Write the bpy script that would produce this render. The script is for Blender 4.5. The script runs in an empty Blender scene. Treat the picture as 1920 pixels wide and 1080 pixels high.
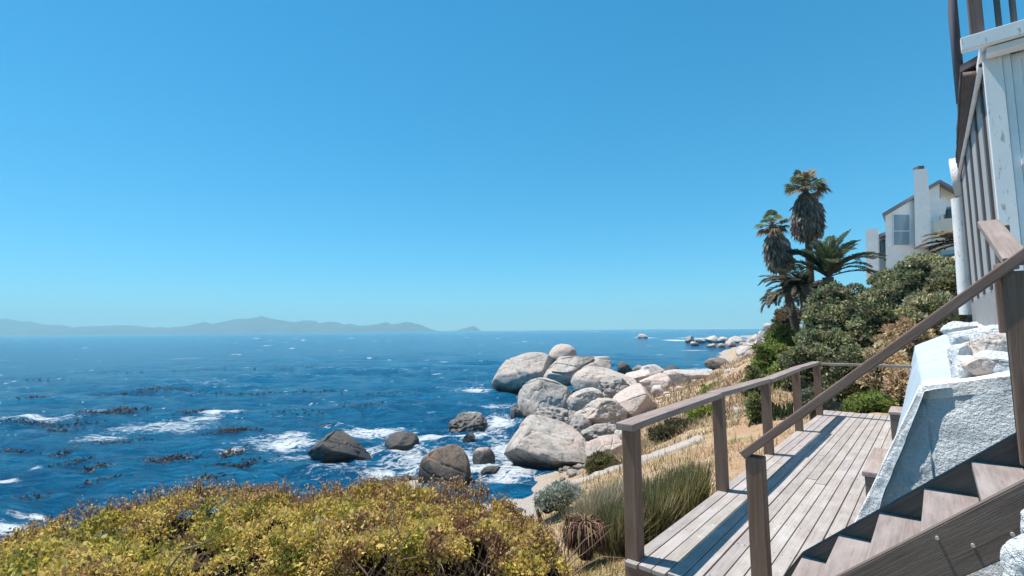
import bpy, bmesh, math
import numpy as np
from mathutils import Matrix, Vector

S = bpy.context.scene
COL = S.collection
PI = math.pi
R = math.radians

# ------------------------------------------------------------------ camera
F = 900.0                                   # focal length in pixels of a 1920 wide frame
PITCH = math.atan(79 / 900); ROLL = R(0.6)
EYE = np.array([0.0, 0.0, 1.6])             # z = 0 is the deck surface
FW = np.array([0, math.cos(PITCH), math.sin(PITCH)])
_u0 = np.array([0, -math.sin(PITCH), math.cos(PITCH)]); _r0 = np.array([1.0, 0, 0])
RT = math.cos(ROLL) * _r0 - math.sin(ROLL) * _u0
UP = math.sin(ROLL) * _r0 + math.cos(ROLL) * _u0
cam_d = bpy.data.cameras.new('camera'); cam = bpy.data.objects.new('camera', cam_d); COL.objects.link(cam)
cam_d.sensor_width = 36; cam_d.lens = 36 * F / 1920; cam_d.clip_start = 0.05; cam_d.clip_end = 40000
cam.matrix_world = Matrix(((RT[0], UP[0], -FW[0], EYE[0]), (RT[1], UP[1], -FW[1], EYE[1]), (RT[2], UP[2], -FW[2], EYE[2]), (0, 0, 0, 1)))
S.camera = cam

# ------------------------------------------------------------------ sky, sun, exposure
SUN_EL = R(70.0); SUN_DIR = np.array([-0.893, 0.452])          # horizontal direction towards the sun
SUN_DIR = SUN_DIR / np.linalg.norm(SUN_DIR)
w = bpy.data.worlds.new('World'); S.world = w; w.use_nodes = True
nt = w.node_tree; nt.nodes.clear()
sky = nt.nodes.new('ShaderNodeTexSky'); sky.sky_type = 'NISHITA'; sky.sun_disc = False
sky.sun_elevation = SUN_EL; sky.sun_rotation = math.atan2(SUN_DIR[0], SUN_DIR[1])
sky.air_density = 1.0; sky.dust_density = 0.0; sky.ozone_density = 6.0; sky.altitude = 0
# grade of the sky colour, channel by channel: k * x ** p
sep = nt.nodes.new('ShaderNodeSeparateColor'); com = nt.nodes.new('ShaderNodeCombineColor'); nt.links.new(sky.outputs[0], sep.inputs[0])
for ch, (k_, p_) in enumerate(((0.195, 1.35), (1.08, 0.8), (1.31, 0.8))):
    pw = nt.nodes.new('ShaderNodeMath'); pw.operation = 'POWER'; pw.inputs[1].default_value = p_; ml = nt.nodes.new('ShaderNodeMath'); ml.operation = 'MULTIPLY'; ml.inputs[1].default_value = k_
    nt.links.new(sep.outputs[ch], pw.inputs[0]); nt.links.new(pw.outputs[0], ml.inputs[0]); nt.links.new(ml.outputs[0], com.inputs[ch])
bg = nt.nodes.new('ShaderNodeBackground'); bg.inputs['Strength'].default_value = 0.108
wo = nt.nodes.new('ShaderNodeOutputWorld'); nt.links.new(com.outputs[0], bg.inputs['Color']); nt.links.new(bg.outputs[0], wo.inputs['Surface'])
sl = bpy.data.lights.new('sun', 'SUN'); sl.energy = 5.0; sl.angle = R(0.53); sl.color = (1.0, 0.94, 0.86)
so = bpy.data.objects.new('sun', sl); COL.objects.link(so)
sv = Vector((SUN_DIR[0] * math.cos(SUN_EL), SUN_DIR[1] * math.cos(SUN_EL), math.sin(SUN_EL)))
so.rotation_euler = sv.to_track_quat('Z', 'Y').to_euler(); so.location = (0, 0, 40)
S.view_settings.view_transform = 'Standard'; S.view_settings.look = 'None'; S.view_settings.gamma = 1
S.view_settings.use_curve_mapping = False; S.view_settings.exposure = 0.62
S.cycles.max_bounces = 6; S.cycles.volume_bounces = 0; S.cycles.transparent_max_bounces = 8

SEA = -4.9

# ------------------------------------------------------------------ geometry helpers
TH = R(41.3)
A = np.array([math.sin(TH), math.cos(TH), 0]); B = np.array([math.cos(TH), -math.sin(TH), 0])
RZ = math.atan2(A[1], A[0])                 # a local frame with x along the deck, y towards the sea
def ray(u, v): return ((u - 960) / F) * RT + ((540 - v) / F) * UP + FW
def at(u, v, y):
    d = ray(u, v); return EYE + d * (y / d[1])
def onz(u, v, z):
    d = ray(u, v); return EYE + d * ((z - EYE[2]) / d[2])
def ona(u, v, a):
    d = ray(u, v); return EYE + d * (a / (d @ A))
def ab(a, b, z): return a * A + b * B + np.array([0, 0, z])

def _h(ix, iy, iz, s):
    with np.errstate(over='ignore'):
        h = (ix.astype(np.int64) * 374761393 + iy.astype(np.int64) * 668265263 + iz.astype(np.int64) * 1274126177 + s * 974711) & 0xffffffff
        h = ((h ^ (h >> 13)) * 1274126177) & 0xffffffff
        h = ((h ^ (h >> 16)) * 668265263) & 0xffffffff
        h = h ^ (h >> 15)
    return (h & 0xffffff) / float(0xffffff)
def vnoise(P, s=0):
    i = np.floor(P).astype(np.int64); f = P - i; u = f * f * f * (f * (f * 6 - 15) + 10)
    r = 0
    for dx in (0, 1):
        wx = u[:, 0] if dx else 1 - u[:, 0]
        for dy in (0, 1):
            wy = u[:, 1] if dy else 1 - u[:, 1]
            for dz in (0, 1):
                wz = u[:, 2] if dz else 1 - u[:, 2]
                r = r + wx * wy * wz * _h(i[:, 0] + dx, i[:, 1] + dy, i[:, 2] + dz, s)
    return r * 2 - 1
def fbm(P, oct=4, s=0, gain=0.5):
    r = 0; a = 1.0; t = 0
    for k in range(oct):
        r = r + a * vnoise(P * (2.03 ** k) + 17.3 * k, s + k); t += a; a *= gain
    return r / t
def fbm2(x, y, **k): return fbm(np.stack([x, y, np.zeros_like(x)], 1), **k)
def smooth(e0, e1, x):
    t = np.clip((x - e0) / (e1 - e0), 0, 1); return t * t * (3 - 2 * t)

def mesh_np(name, V, Fq, mat=None, smoothf=False, tint=None, attrs=None):
    V = np.asarray(V, np.float32); Fq = np.asarray(Fq, np.int32); k = Fq.shape[1]; n = len(Fq)
    me = bpy.data.meshes.new(name)
    me.vertices.add(len(V)); me.vertices.foreach_set('co', V.ravel())
    me.loops.add(n * k); me.loops.foreach_set('vertex_index', Fq.ravel())
    me.polygons.add(n); me.polygons.foreach_set('loop_start', np.arange(0, n * k, k, dtype=np.int32))
    try: me.polygons.foreach_set('loop_total', np.full(n, k, np.int32))
    except Exception: pass
    if smoothf: me.polygons.foreach_set('use_smooth', np.ones(n, bool))
    if tint is not None:
        t = np.concatenate([np.asarray(tint, np.float32), np.ones((n, 1), np.float32)], 1)
        at_ = me.attributes.new('tint', 'FLOAT_COLOR', 'FACE'); at_.data.foreach_set('color', t.ravel())
    for nm, arr in (attrs or {}).items():
        a_ = me.attributes.new(nm, 'FLOAT', 'POINT'); a_.data.foreach_set('value', np.asarray(arr, np.float32))
    me.update(calc_edges=True); me.validate()
    if mat: me.materials.append(mat)
    return me
def mesh_bm(name, bm, mat=None, smoothf=False):
    me = bpy.data.meshes.new(name); bm.normal_update(); bm.to_mesh(me); bm.free()
    if smoothf: me.polygons.foreach_set('use_smooth', [True] * len(me.polygons))
    if mat: me.materials.append(mat)
    return me
def link(name, me, parent=None, M=None):
    o = bpy.data.objects.new(name, me); COL.objects.link(o)
    if parent is not None: o.parent = parent
    if M is not None: o.matrix_basis = M
    return o
def tag(o, label=None, cat=None, group=None, kind=None):
    if label: o['label'] = label
    if cat: o['category'] = cat
    if group: o['group'] = group
    if kind: o['kind'] = kind
    return o
def thing(name, label, cat, loc=(0, 0, 0), rz=0, group=None):
    o = bpy.data.objects.new(name, None); COL.objects.link(o); o.empty_display_size = 0.2
    o.location = Vector(loc); o.rotation_euler = (0, 0, rz)
    return tag(o, label, cat, group)

def box_bm(bm, x0, x1, y0, y1, z0, z1, bev=0.0):
    vs = [bm.verts.new((x, y, z)) for x in (x0, x1) for y in (y0, y1) for z in (z0, z1)]
    fs = [(0, 1, 3, 2), (4, 6, 7, 5), (0, 4, 5, 1), (2, 3, 7, 6), (0, 2, 6, 4), (1, 5, 7, 3)]
    nf = [bm.faces.new([vs[i] for i in f]) for f in fs]
    if bev > 0:
        ed = list({e for f in nf for e in f.edges})
        bmesh.ops.bevel(bm, geom=ed, offset=bev, segments=2, affect='EDGES', profile=0.6)
def boxes(name, L, mat, parent, bev=0.004, M=None):
    bm = bmesh.new()
    for b in L: box_bm(bm, *b, bev=bev)
    return link(name, mesh_bm(name, bm, mat), parent, M)
def beam(name, p0, p1, wd, th, mat, parent, up=(0, 0, 1), bev=0.006, seg=1, warp=0.0, seed=0):
    """a timber from p0 to p1 (parent space), width along its side, thickness along up"""
    p0 = Vector(p0); p1 = Vector(p1); d = p1 - p0; Ln = d.length; d.normalize()
    u = Vector(up); s = u.cross(d).normalized(); u = d.cross(s).normalized()
    bm = bmesh.new(); box_bm(bm, 0, Ln, -wd / 2, wd / 2, -th / 2, th / 2, bev)
    if seg > 1:
        for k in range(1, seg):
            bmesh.ops.bisect_plane(bm, geom=bm.verts[:] + bm.edges[:] + bm.faces[:], plane_co=(Ln * k / seg, 0, 0), plane_no=(1, 0, 0))
        P = np.array([[v.co.x * 1.3 + seed * 7.7, seed * 3.1, 0.5] for v in bm.verts])
        a = vnoise(P, seed) * warp; b = vnoise(P + 31, seed) * warp
        for v, q, r_ in zip(bm.verts, a, b): v.co.z += q; v.co.y += r_
    M = Matrix(((d.x, s.x, u.x, p0.x), (d.y, s.y, u.y, p0.y), (d.z, s.z, u.z, p0.z), (0, 0, 0, 1)))
    return link(name, mesh_bm(name, bm, mat), parent, M)
def tube_np(pts, rad, n=6):
    """vertices, quads of a tapered tube"""
    pts = np.asarray(pts, float); rad = np.broadcast_to(np.asarray(rad, float), (len(pts),))
    T = np.gradient(pts, axis=0); T /= np.linalg.norm(T, axis=1)[:, None] + 1e-9
    ref = np.array([0.31, 0.2, 0.93]); ref = ref if abs(T[0] @ ref) < 0.9 else np.array([1.0, 0, 0])
    X = np.cross(T, ref); X /= np.linalg.norm(X, axis=1)[:, None] + 1e-9; Y = np.cross(T, X)
    an = np.linspace(0, 2 * PI, n, endpoint=False)
    V = (pts[:, None, :] + rad[:, None, None] * (np.cos(an)[None, :, None] * X[:, None, :] + np.sin(an)[None, :, None] * Y[:, None, :])).reshape(-1, 3)
    i = np.arange(len(pts) - 1)[:, None] * n; j = np.arange(n)[None, :]; j2 = (j + 1) % n
    Q = np.stack([i + j, i + j2, i + n + j2, i + n + j], -1).reshape(-1, 4)
    return V, Q
def merge(parts):
    V = []; Q = []; T = []; o = 0
    for p in parts:
        V.append(p[0]); Q.append(p[1] + o); o += len(p[0])
        if len(p) > 2: T.append(p[2])
    return np.concatenate(V), np.concatenate(Q), (np.concatenate(T) if T else None)

# ------------------------------------------------------------------ materials
class NB:
    def __init__(s, name, rough=0.8, spec=0.3):
        s.m = bpy.data.materials.new(name); s.m.use_nodes = True; s.t = s.m.node_tree
        s.p = s.t.nodes['Principled BSDF']; s.out = s.t.nodes['Material Output']
        s.p.inputs['Roughness'].default_value = rough; s.p.inputs['Specular IOR Level'].default_value = spec
        s.tc = s.t.nodes.new('ShaderNodeTexCoord')
    def n(s, typ, **kw):
        x = s.t.nodes.new(typ)
        for k, v in kw.items(): setattr(x, k, v)
        return x
    def l(s, a, b): s.t.links.new(a, b)
    def co(s, scale=(1, 1, 1), src='Object', rot=(0, 0, 0), rnd=False):
        mp = s.n('ShaderNodeMapping'); mp.inputs['Scale'].default_value = scale; mp.inputs['Rotation'].default_value = rot
        if src == 'World':
            g = s.n('ShaderNodeNewGeometry'); s.l(g.outputs['Position'], mp.inputs['Vector'])
        else: s.l(s.tc.outputs[src], mp.inputs['Vector'])
        if rnd:
            oi = s.n('ShaderNodeObjectInfo'); mu = s.n('ShaderNodeMath', operation='MULTIPLY'); mu.inputs[1].default_value = 37.0
            s.l(oi.outputs['Random'], mu.inputs[0]); s.l(mu.outputs[0], mp.inputs['Location'])
        return mp.outputs[0]
    def noise(s, vec, scale, detail=5, rough=0.55, dist=0.0):
        x = s.n('ShaderNodeTexNoise'); x.inputs['Scale'].default_value = scale; x.inputs['Detail'].default_value = detail
        x.inputs['Roughness'].default_value = rough; x.inputs['Distortion'].default_value = dist
        s.l(vec, x.inputs['Vector']); return x.outputs['Fac']
    def ramp(s, fac, stops):
        x = s.n('ShaderNodeValToRGB'); e = x.color_ramp.elements
        while len(e) < len(stops): e.new(0.5)
        for q, (p_, c) in zip(e, stops):
            q.position = p_; q.color = (*c, 1) if isinstance(c, tuple) else (c, c, c, 1)
        s.l(fac, x.inputs[0]); return x.outputs[0]
    def mix(s, fac, a, b, mode='MIX'):
        x = s.n('ShaderNodeMix', data_type='RGBA', blend_type=mode)
        for v, sock in ((fac, x.inputs[0]), (a, x.inputs[6]), (b, x.inputs[7])):
            if isinstance(v, (int, float)): sock.default_value = v
            elif isinstance(v, tuple): sock.default_value = (*v, 1)
            else: s.l(v, sock)
        return x.outputs[2]
    def math(s, op, a, b=None, c=None, clamp=False):
        x = s.n('ShaderNodeMath', operation=op, use_clamp=clamp)
        for k, v in enumerate((a, b, c)):
            if v is None: continue
            if isinstance(v, (int, float)): x.inputs[k].default_value = v
            else: s.l(v, x.inputs[k])
        return x.outputs[0]
    def attr(s, name, out='Color'):
        x = s.n('ShaderNodeAttribute'); x.attribute_name = name; return x.outputs[out]
    def base(s, c):
        if isinstance(c, tuple): s.p.inputs['Base Color'].default_value = (*c, 1)
        else: s.l(c, s.p.inputs['Base Color'])
    def bump(s, h, strength=0.5, dist=0.02, prev=None):
        x = s.n('ShaderNodeBump'); x.inputs['Strength'].default_value = strength; x.inputs['Distance'].default_value = dist
        s.l(h, x.inputs['Height'])
        if prev is not None: s.l(prev, x.inputs['Normal'])
        s.l(x.outputs[0], s.p.inputs['Normal']); return x.outputs[0]

def wood(name, dark, light, worn, wornamt=0.5, rough=0.75):
    b = NB(name, rough, 0.25)
    g = b.noise(b.co((1.2, 26, 26), rnd=True), 2.2, 6, 0.62, 0.4)
    c = b.ramp(g, [(0.3, dark), (0.7, light)])
    pt = b.noise(b.co((0.9, 4, 4), rnd=True), 2.6, 5, 0.65)
    k = b.ramp(pt, [(0.5 - 0.12 * wornamt, 0.0), (0.78 - 0.2 * wornamt, 1.0)])
    c = b.mix(b.math('MULTIPLY', k, wornamt), c, worn)
    t = b.attr('tint'); 
    b.base(c); fn = b.noise(b.co((3, 90, 90), rnd=True), 3, 3)
    b.bump(b.math('ADD', g, fn), 0.35, 0.006)
    return b.m
def deck_mat():
    b = NB('weathered_decking', 0.8, 0.25)
    g = b.noise(b.co((0.9, 34, 34)), 2.2, 6, 0.62, 0.3)
    c = b.ramp(g, [(0.28, (0.225, 0.197, 0.18)), (0.72, (0.38, 0.342, 0.322))])
    st = b.noise(b.co((1, 1.8, 1)), 2.6, 6, 0.65)
    c = b.mix(b.ramp(st, [(0.44, 0.0), (0.66, 0.65)]), c, (0.41, 0.385, 0.38))
    sp = b.noise(b.co((1, 1, 1)), 17, 3, 0.5)
    c = b.mix(b.ramp(sp, [(0.68, 0.0), (0.76, 0.7)]), c, (0.62, 0.6, 0.58))
    c = b.mix(1.0, c, b.attr('tint'), 'MULTIPLY')
    b.base(c); b.bump(g, 0.4, 0.005); return b.m
def rock_mat(name, lo, hi, pink, dark, wet=False, scale=1.0, darkamt=0.75):
    b = NB(name, 0.85, 0.25)
    co = b.co((scale,) * 3, 'World')
    n1 = b.noise(co, 0.9, 6, 0.62); n2 = b.noise(co, 7.0, 5, 0.7); n3 = b.noise(co, 42.0, 3, 0.7)
    c = b.ramp(n2, [(0.3, lo), (0.7, hi)])
    c = b.mix(b.ramp(n1, [(0.42, 0.0), (0.66, 0.8)]), c, pink)
    c = b.mix(b.ramp(n3, [(0.35, 0.42), (0.5, 0.0)]), c, dark)
    st = b.noise(b.co((scale * 1.3, scale * 1.3, scale * 0.5), 'World'), 1.7, 7, 0.7, 0.6)
    c = b.mix(b.ramp(st, [(0.53, 0.0), (0.66, darkamt)]), c, dark)
    cr = b.noise(b.co((scale * 0.7, scale * 0.7, scale * 1.1), 'World'), 0.8, 4, 0.55, 1.2)
    crk = b.math('ABSOLUTE', b.math('SUBTRACT', cr, 0.5))
    crf = b.ramp(crk, [(0.0, 0.4), (0.006, 0.0)])
    c = b.mix(crf, c, dark)
    if wet:
        g = b.n('ShaderNodeNewGeometry'); sp = b.n('ShaderNodeSeparateXYZ'); b.l(g.outputs['Position'], sp.inputs[0])
        z = b.math('ADD', sp.outputs['Z'], b.math('MULTIPLY', b.math('SUBTRACT', n1, 0.5), 1.3))
        wt = b.n('ShaderNodeMapRange'); wt.inputs['From Min'].default_value = SEA + 1.35; wt.inputs['From Max'].default_value = SEA + 0.5
        b.l(z, wt.inputs['Value']); wf = wt.outputs[0]
        c = b.mix(b.math('MULTIPLY', wf, 0.85), c, (0.035, 0.032, 0.03))
        b.l(b.ramp(wf, [(0.0, 0.85), (1.0, 0.45)]), b.p.inputs['Roughness'])
    b.base(c)
    h = b.math('ADD', b.math('MULTIPLY', n2, 0.7), b.math('MULTIPLY', n3, 0.22))
    h = b.math('SUBTRACT', h, b.math('MULTIPLY', crf, 0.3))
    b.bump(h, 0.8, 0.07 / scale); return b.m
def leaf_mat(name, transl=0.35, rough=0.55):
    b = NB(name, rough, 0.25)
    t = b.attr('tint'); b.base(t)
    tr = b.n('ShaderNodeBsdfTranslucent'); b.l(t, tr.inputs['Color'])
    mx = b.n('ShaderNodeMixShader'); mx.inputs[0].default_value = transl
    b.l(b.p.outputs[0], mx.inputs[1]); b.l(tr.outputs[0], mx.inputs[2]); b.l(mx.outputs[0], b.out.inputs['Surface'])
    return b.m
def plain(name, col, rough=0.8, spec=0.3, var=0.15, scale=6.0, bump=0.2, src='Object'):
    b = NB(name, rough, spec); nz = b.noise(b.co((1, 1, 1), src), scale, 5, 0.6)
    lo = tuple(c * (1 - var) for c in col); hi = tuple(min(1, c * (1 + var)) for c in col)
    b.base(b.ramp(nz, [(0.3, lo), (0.7, hi)])); b.bump(nz, bump, 0.01); return b.m
def paint_mat(name, col, chip=(0.25, 0.19, 0.15), chipamt=0.5, rough=0.6):
    b = NB(name, rough, 0.35); n1 = b.noise(b.co((1, 1, 1)), 2.2, 6, 0.65); n2 = b.noise(b.co((9, 9, 2.2)), 2.6, 6, 0.7)
    c = b.ramp(n1, [(0.3, tuple(q * 0.86 for q in col)), (0.7, col)])
    k = b.ramp(n2, [(0.72 - 0.19 * chipamt, 0.0), (0.76 - 0.19 * chipamt, 1.0)])
    c = b.mix(b.math('MULTIPLY', k, min(1, chipamt * 1.4)), c, chip); b.base(c); b.bump(n2, 0.25, 0.004); return b.m
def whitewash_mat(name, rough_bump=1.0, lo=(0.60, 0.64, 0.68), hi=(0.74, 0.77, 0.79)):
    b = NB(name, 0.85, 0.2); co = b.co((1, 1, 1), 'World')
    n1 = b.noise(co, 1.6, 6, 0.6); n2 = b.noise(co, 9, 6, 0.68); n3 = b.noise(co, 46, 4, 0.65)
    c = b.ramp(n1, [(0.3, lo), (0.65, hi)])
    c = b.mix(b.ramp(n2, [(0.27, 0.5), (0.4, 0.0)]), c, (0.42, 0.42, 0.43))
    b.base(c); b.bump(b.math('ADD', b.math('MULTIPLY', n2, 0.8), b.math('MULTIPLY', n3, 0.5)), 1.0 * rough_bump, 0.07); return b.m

M_DECK = deck_mat()
M_POST = wood('brown_stained_timber', (0.14, 0.085, 0.06), (0.225, 0.146, 0.108), (0.27, 0.2, 0.16), 0.35)
M_RAIL = wood('faded_timber_rail', (0.185, 0.14, 0.122), (0.285, 0.228, 0.205), (0.34, 0.295, 0.275), 0.5)
M_SRAIL = wood('brown_handrail_timber', (0.155, 0.095, 0.076), (0.235, 0.155, 0.128), (0.26, 0.205, 0.185), 0.4)
M_STRING = wood('brown_stair_timber', (0.10, 0.076, 0.065), (0.16, 0.124, 0.108), (0.2, 0.165, 0.145), 0.4)
M_TREAD = wood('worn_stair_tread', (0.185, 0.15, 0.14), (0.28, 0.235, 0.222), (0.36, 0.325, 0.31), 0.6)
M_SEAT = wood('old_bench_timber', (0.2, 0.15, 0.13), (0.33, 0.26, 0.235), (0.4, 0.35, 0.33), 0.5)
M_ROCK = rock_mat('granite', (0.33, 0.305, 0.28), (0.53, 0.485, 0.44), (0.54, 0.43, 0.36), (0.13, 0.12, 0.115), wet=True)
M_ROCKP = rock_mat('pink_granite', (0.38, 0.33, 0.30), (0.58, 0.49, 0.44), (0.60, 0.45, 0.37), (0.17, 0.14, 0.125), wet=True, darkamt=0.5)
M_ROCKD = rock_mat('dark_pitted_granite', (0.20, 0.19, 0.18), (0.42, 0.4, 0.375), (0.4, 0.34, 0.3), (0.06, 0.056, 0.055), wet=True, scale=1.5, darkamt=0.95)
M_ROCKW = rock_mat('wet_sea_rock', (0.075, 0.072, 0.07), (0.15, 0.142, 0.135), (0.13, 0.105, 0.085), (0.03, 0.029, 0.028), wet=True, scale=1.4)
M_ROCKB = rock_mat('brown_sea_rock', (0.15, 0.118, 0.095), (0.30, 0.245, 0.20), (0.27, 0.185, 0.135), (0.05, 0.042, 0.038), wet=True, scale=1.5)
M_ROCKF = rock_mat('pale_shore_granite', (0.40, 0.36, 0.335), (0.60, 0.55, 0.51), (0.58, 0.48, 0.42), (0.2, 0.17, 0.155), wet=True, scale=0.6, darkamt=0.5)
M_WHITE = whitewash_mat('whitewashed_rubble')
M_WHITE2 = whitewash_mat('dimmed_pale_blue_render', 0.25, (0.33, 0.405, 0.46), (0.41, 0.49, 0.55))  # pale blue wall colour, darkened to stand for weaker sun on the face
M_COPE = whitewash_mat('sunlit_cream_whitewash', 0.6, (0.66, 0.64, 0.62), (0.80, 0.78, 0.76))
M_WPAINT = paint_mat('flaking_white_paint', (0.80, 0.80, 0.80), (0.45, 0.40, 0.36), 0.7)
M_WPLAIN = paint_mat('white_paint', (0.80, 0.81, 0.82), (0.6, 0.58, 0.55), 0.1)
M_GREY = paint_mat('grey_painted_boards', (0.40, 0.39, 0.38), (0.3, 0.27, 0.25), 0.2)
M_BATTEN = paint_mat('dark_grey_battens', (0.115, 0.105, 0.105), (0.2, 0.18, 0.17), 0.2)
M_TILE = plain('slate_roof_tiles', (0.075, 0.065, 0.075), 0.7)
M_EAVE = wood('eave_timber', (0.10, 0.07, 0.065), (0.17, 0.125, 0.115), (0.22, 0.17, 0.15), 0.4)
M_GLASSD = plain('dark_window_glass', (0.03, 0.04, 0.05), 0.08, 0.6, 0.1, 2, 0.0)
M_GLASSB = plain('bluish_window_glass', (0.20, 0.30, 0.38), 0.15, 0.6, 0.1, 1, 0.0)
M_METAL = plain('dull_bolt_steel', (0.45, 0.42, 0.36), 0.4, 0.6)
M_LEAF = leaf_mat('leaves', 0.42); M_BLADE = leaf_mat('grass_blades', 0.25, 0.7)
M_BARK = plain('grey_bark', (0.13, 0.105, 0.085), 0.9, 0.1, 0.4, 14, 0.8)
M_TWIG = plain('dry_twigs', (0.20, 0.15, 0.115), 0.9, 0.1, 0.4, 9, 0.3)
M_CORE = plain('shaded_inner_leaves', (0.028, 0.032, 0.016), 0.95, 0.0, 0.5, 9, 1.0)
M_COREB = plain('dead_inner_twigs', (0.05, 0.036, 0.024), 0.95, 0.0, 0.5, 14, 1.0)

# ------------------------------------------------------------------ boulders
_ico = {}
def ico(n):
    if n not in _ico:
        bm = bmesh.new(); bmesh.ops.create_icosphere(bm, subdivisions=n, radius=1)
        V = np.array([v.co[:] for v in bm.verts]); Q = np.array([[v.index for v in f.verts] for f in bm.faces]); bm.free()
        _ico[n] = (V, Q)
    return _ico[n]
def rock_mesh(name, dims, seed, mat, sub=5, box=0.75, cuts=6, rough=0.10, pits=0.0, cracks=(), extra=(), flat=()):
    rng = np.random.default_rng(seed)
    V, Q = ico(sub); V = V.copy()
    V = np.sign(V) * np.abs(V) ** box; V /= np.max(np.abs(V), axis=0)
    V *= (0.92 / (np.linalg.norm(V, axis=1) ** 0.35))[:, None]
    pl = [(n_ / np.linalg.norm(n_), d_) for n_, d_ in [(np.array(e[:3], float), e[3]) for e in extra]]
    for k in range(cuts + 4):
        n_ = rng.normal(size=3); n_ /= np.linalg.norm(n_); pl.append((n_, rng.uniform(0.52, 0.84)))
    for n_, d_ in pl:
        s = V @ n_ - d_; sp = np.where(s > 0.05, s, np.where(s < -0.05, 0, (s + 0.05) ** 2 / 0.2)); V -= n_[None] * sp[:, None] * 0.93
    o = rng.uniform(-50, 50, 3)
    N = V / np.linalg.norm(V, axis=1)[:, None]
    d = rough * 1.1 * fbm(V * 1.15 + o, 3, seed) + rough * 0.38 * fbm(V * 4.2 + o, 4, seed + 9) 
    rg = 1 - np.abs(fbm(V * 1.6 + o + 9, 3, seed + 21)); d -= rough * 0.45 * smooth(0.95, 1.0, rg)
    if sub >= 6: cracks = list(cracks) + [(*rng.normal(size=3), rng.uniform(-0.35, 0.35), rng.uniform(0.02, 0.04), rng.uniform(0.03, 0.06)) for _ in range(2)]
    for (nx, ny, nz, dd, wd, dep) in cracks:
        n_ = np.array((nx, ny, nz), float); n_ /= np.linalg.norm(n_)
        q = np.abs(V @ n_ - dd + 0.06 * fbm(V * 2 + o, 2, seed)); d -= dep * (1 - smooth(0, wd, q))
    if pits > 0: d -= pits * smooth(0.22, 0.5, fbm(V * 2.6 + o, 2, seed + 33)) + pits * 0.5 * smooth(0.2, 0.45, fbm(V * 6 + o, 2, seed + 34))
    V = V + N * d[:, None]
    ext = (V.max(0) - V.min(0)) / 2; V = (V - (V.max(0) + V.min(0)) / 2) / ext * np.asarray(dims)
    return V, Q
def boulder(name, label, bbox, y, mat, seed, dr=0.9, tilt=0.0, yaw=0.0, sub=5, group=None, cat='rock', sink=0.0, awash=False, **k):
    """a boulder filling the pixel box at depth y; tilt (rad) turns it in the picture plane, dims stay real"""
    u0, v0, u1, v1 = bbox
    c = at((u0 + u1) / 2, (v0 + v1) / 2, y); sc = y / F
    wd = (u1 - u0) * sc / 2; ht = (v1 - v0) * sc / 2
    if awash: y2 = y + wd * dr * 0.75; c = at((u0 + u1) / 2, v1 - 0.12 * (v1 - v0), y2); wd *= y2 / y; ht = (v1 - v0) * y2 / F * 0.88
    V, Q = rock_mesh(name, (1, 1, 1), seed, mat, sub, **k)
    ct, st = math.cos(tilt), math.sin(tilt)
    V = V * np.array([1.0, dr, max(0.35, min(1.0, ht / wd * 1.15)) if tilt else 1.0])
    Rm = np.array([[ct, 0, -st], [0, 1, 0], [st, 0, ct]]); V = V @ Rm.T
    if yaw:
        cy, sy = math.cos(yaw), math.sin(yaw); V = V @ np.array([[cy, -sy, 0], [sy, cy, 0], [0, 0, 1]]).T
    V = V / np.max(np.abs(V), axis=0) * np.array([wd, wd * dr, ht])
    if sink: V[:, 2] = np.where(V[:, 2] < 0, V[:, 2] * (1 + sink), V[:, 2])
    o = link(name, mesh_np(name, V, Q, mat, True)); o.location = Vector(c)
    return tag(o, label, cat, group)

# ------------------------------------------------------------------ foliage
def leaves_np(P, N, size, tint, rng, aspect=0.55, spread=0.9, droop=0.0):
    n = len(P)
    D = N + rng.normal(size=(n, 3)) * spread; D[:, 2] -= droop
    D /= np.linalg.norm(D, axis=1)[:, None] + 1e-9
    X = np.cross(D, rng.normal(size=(n, 3))); X /= np.linalg.norm(X, axis=1)[:, None] + 1e-9
    Zn = np.cross(D, X)
    s = size[:, None]; m = P + D * s * 0.5
    V = np.stack([P, m + X * s * aspect * 0.5 + Zn * s * 0.1, P + D * s, m - X * s * aspect * 0.5 + Zn * s * 0.1], 1).reshape(-1, 3)
    Q = np.arange(n * 4).reshape(-1, 4); return V, Q, tint
def pick(rng, n, pal, wts, jit=0.18, clump=None):
    """leaf colours out of a palette: natural variation from leaf to leaf and branch to branch"""
    pal = np.array(pal); wts = np.array(wts, float); wts /= wts.sum(); cs = np.cumsum(wts)
    q = rng.random(n)
    if clump is not None: q = np.clip(0.5 + (q - 0.5) * 0.55 + clump * 0.75, 0, 0.9999)
    c = pal[np.searchsorted(cs, q).clip(0, len(pal) - 1)]
    return np.clip(c * (1 + rng.normal(size=(n, 1)) * jit) * (1 + rng.normal(size=(n, 3)) * 0.05), 0.004, 0.9)
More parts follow.
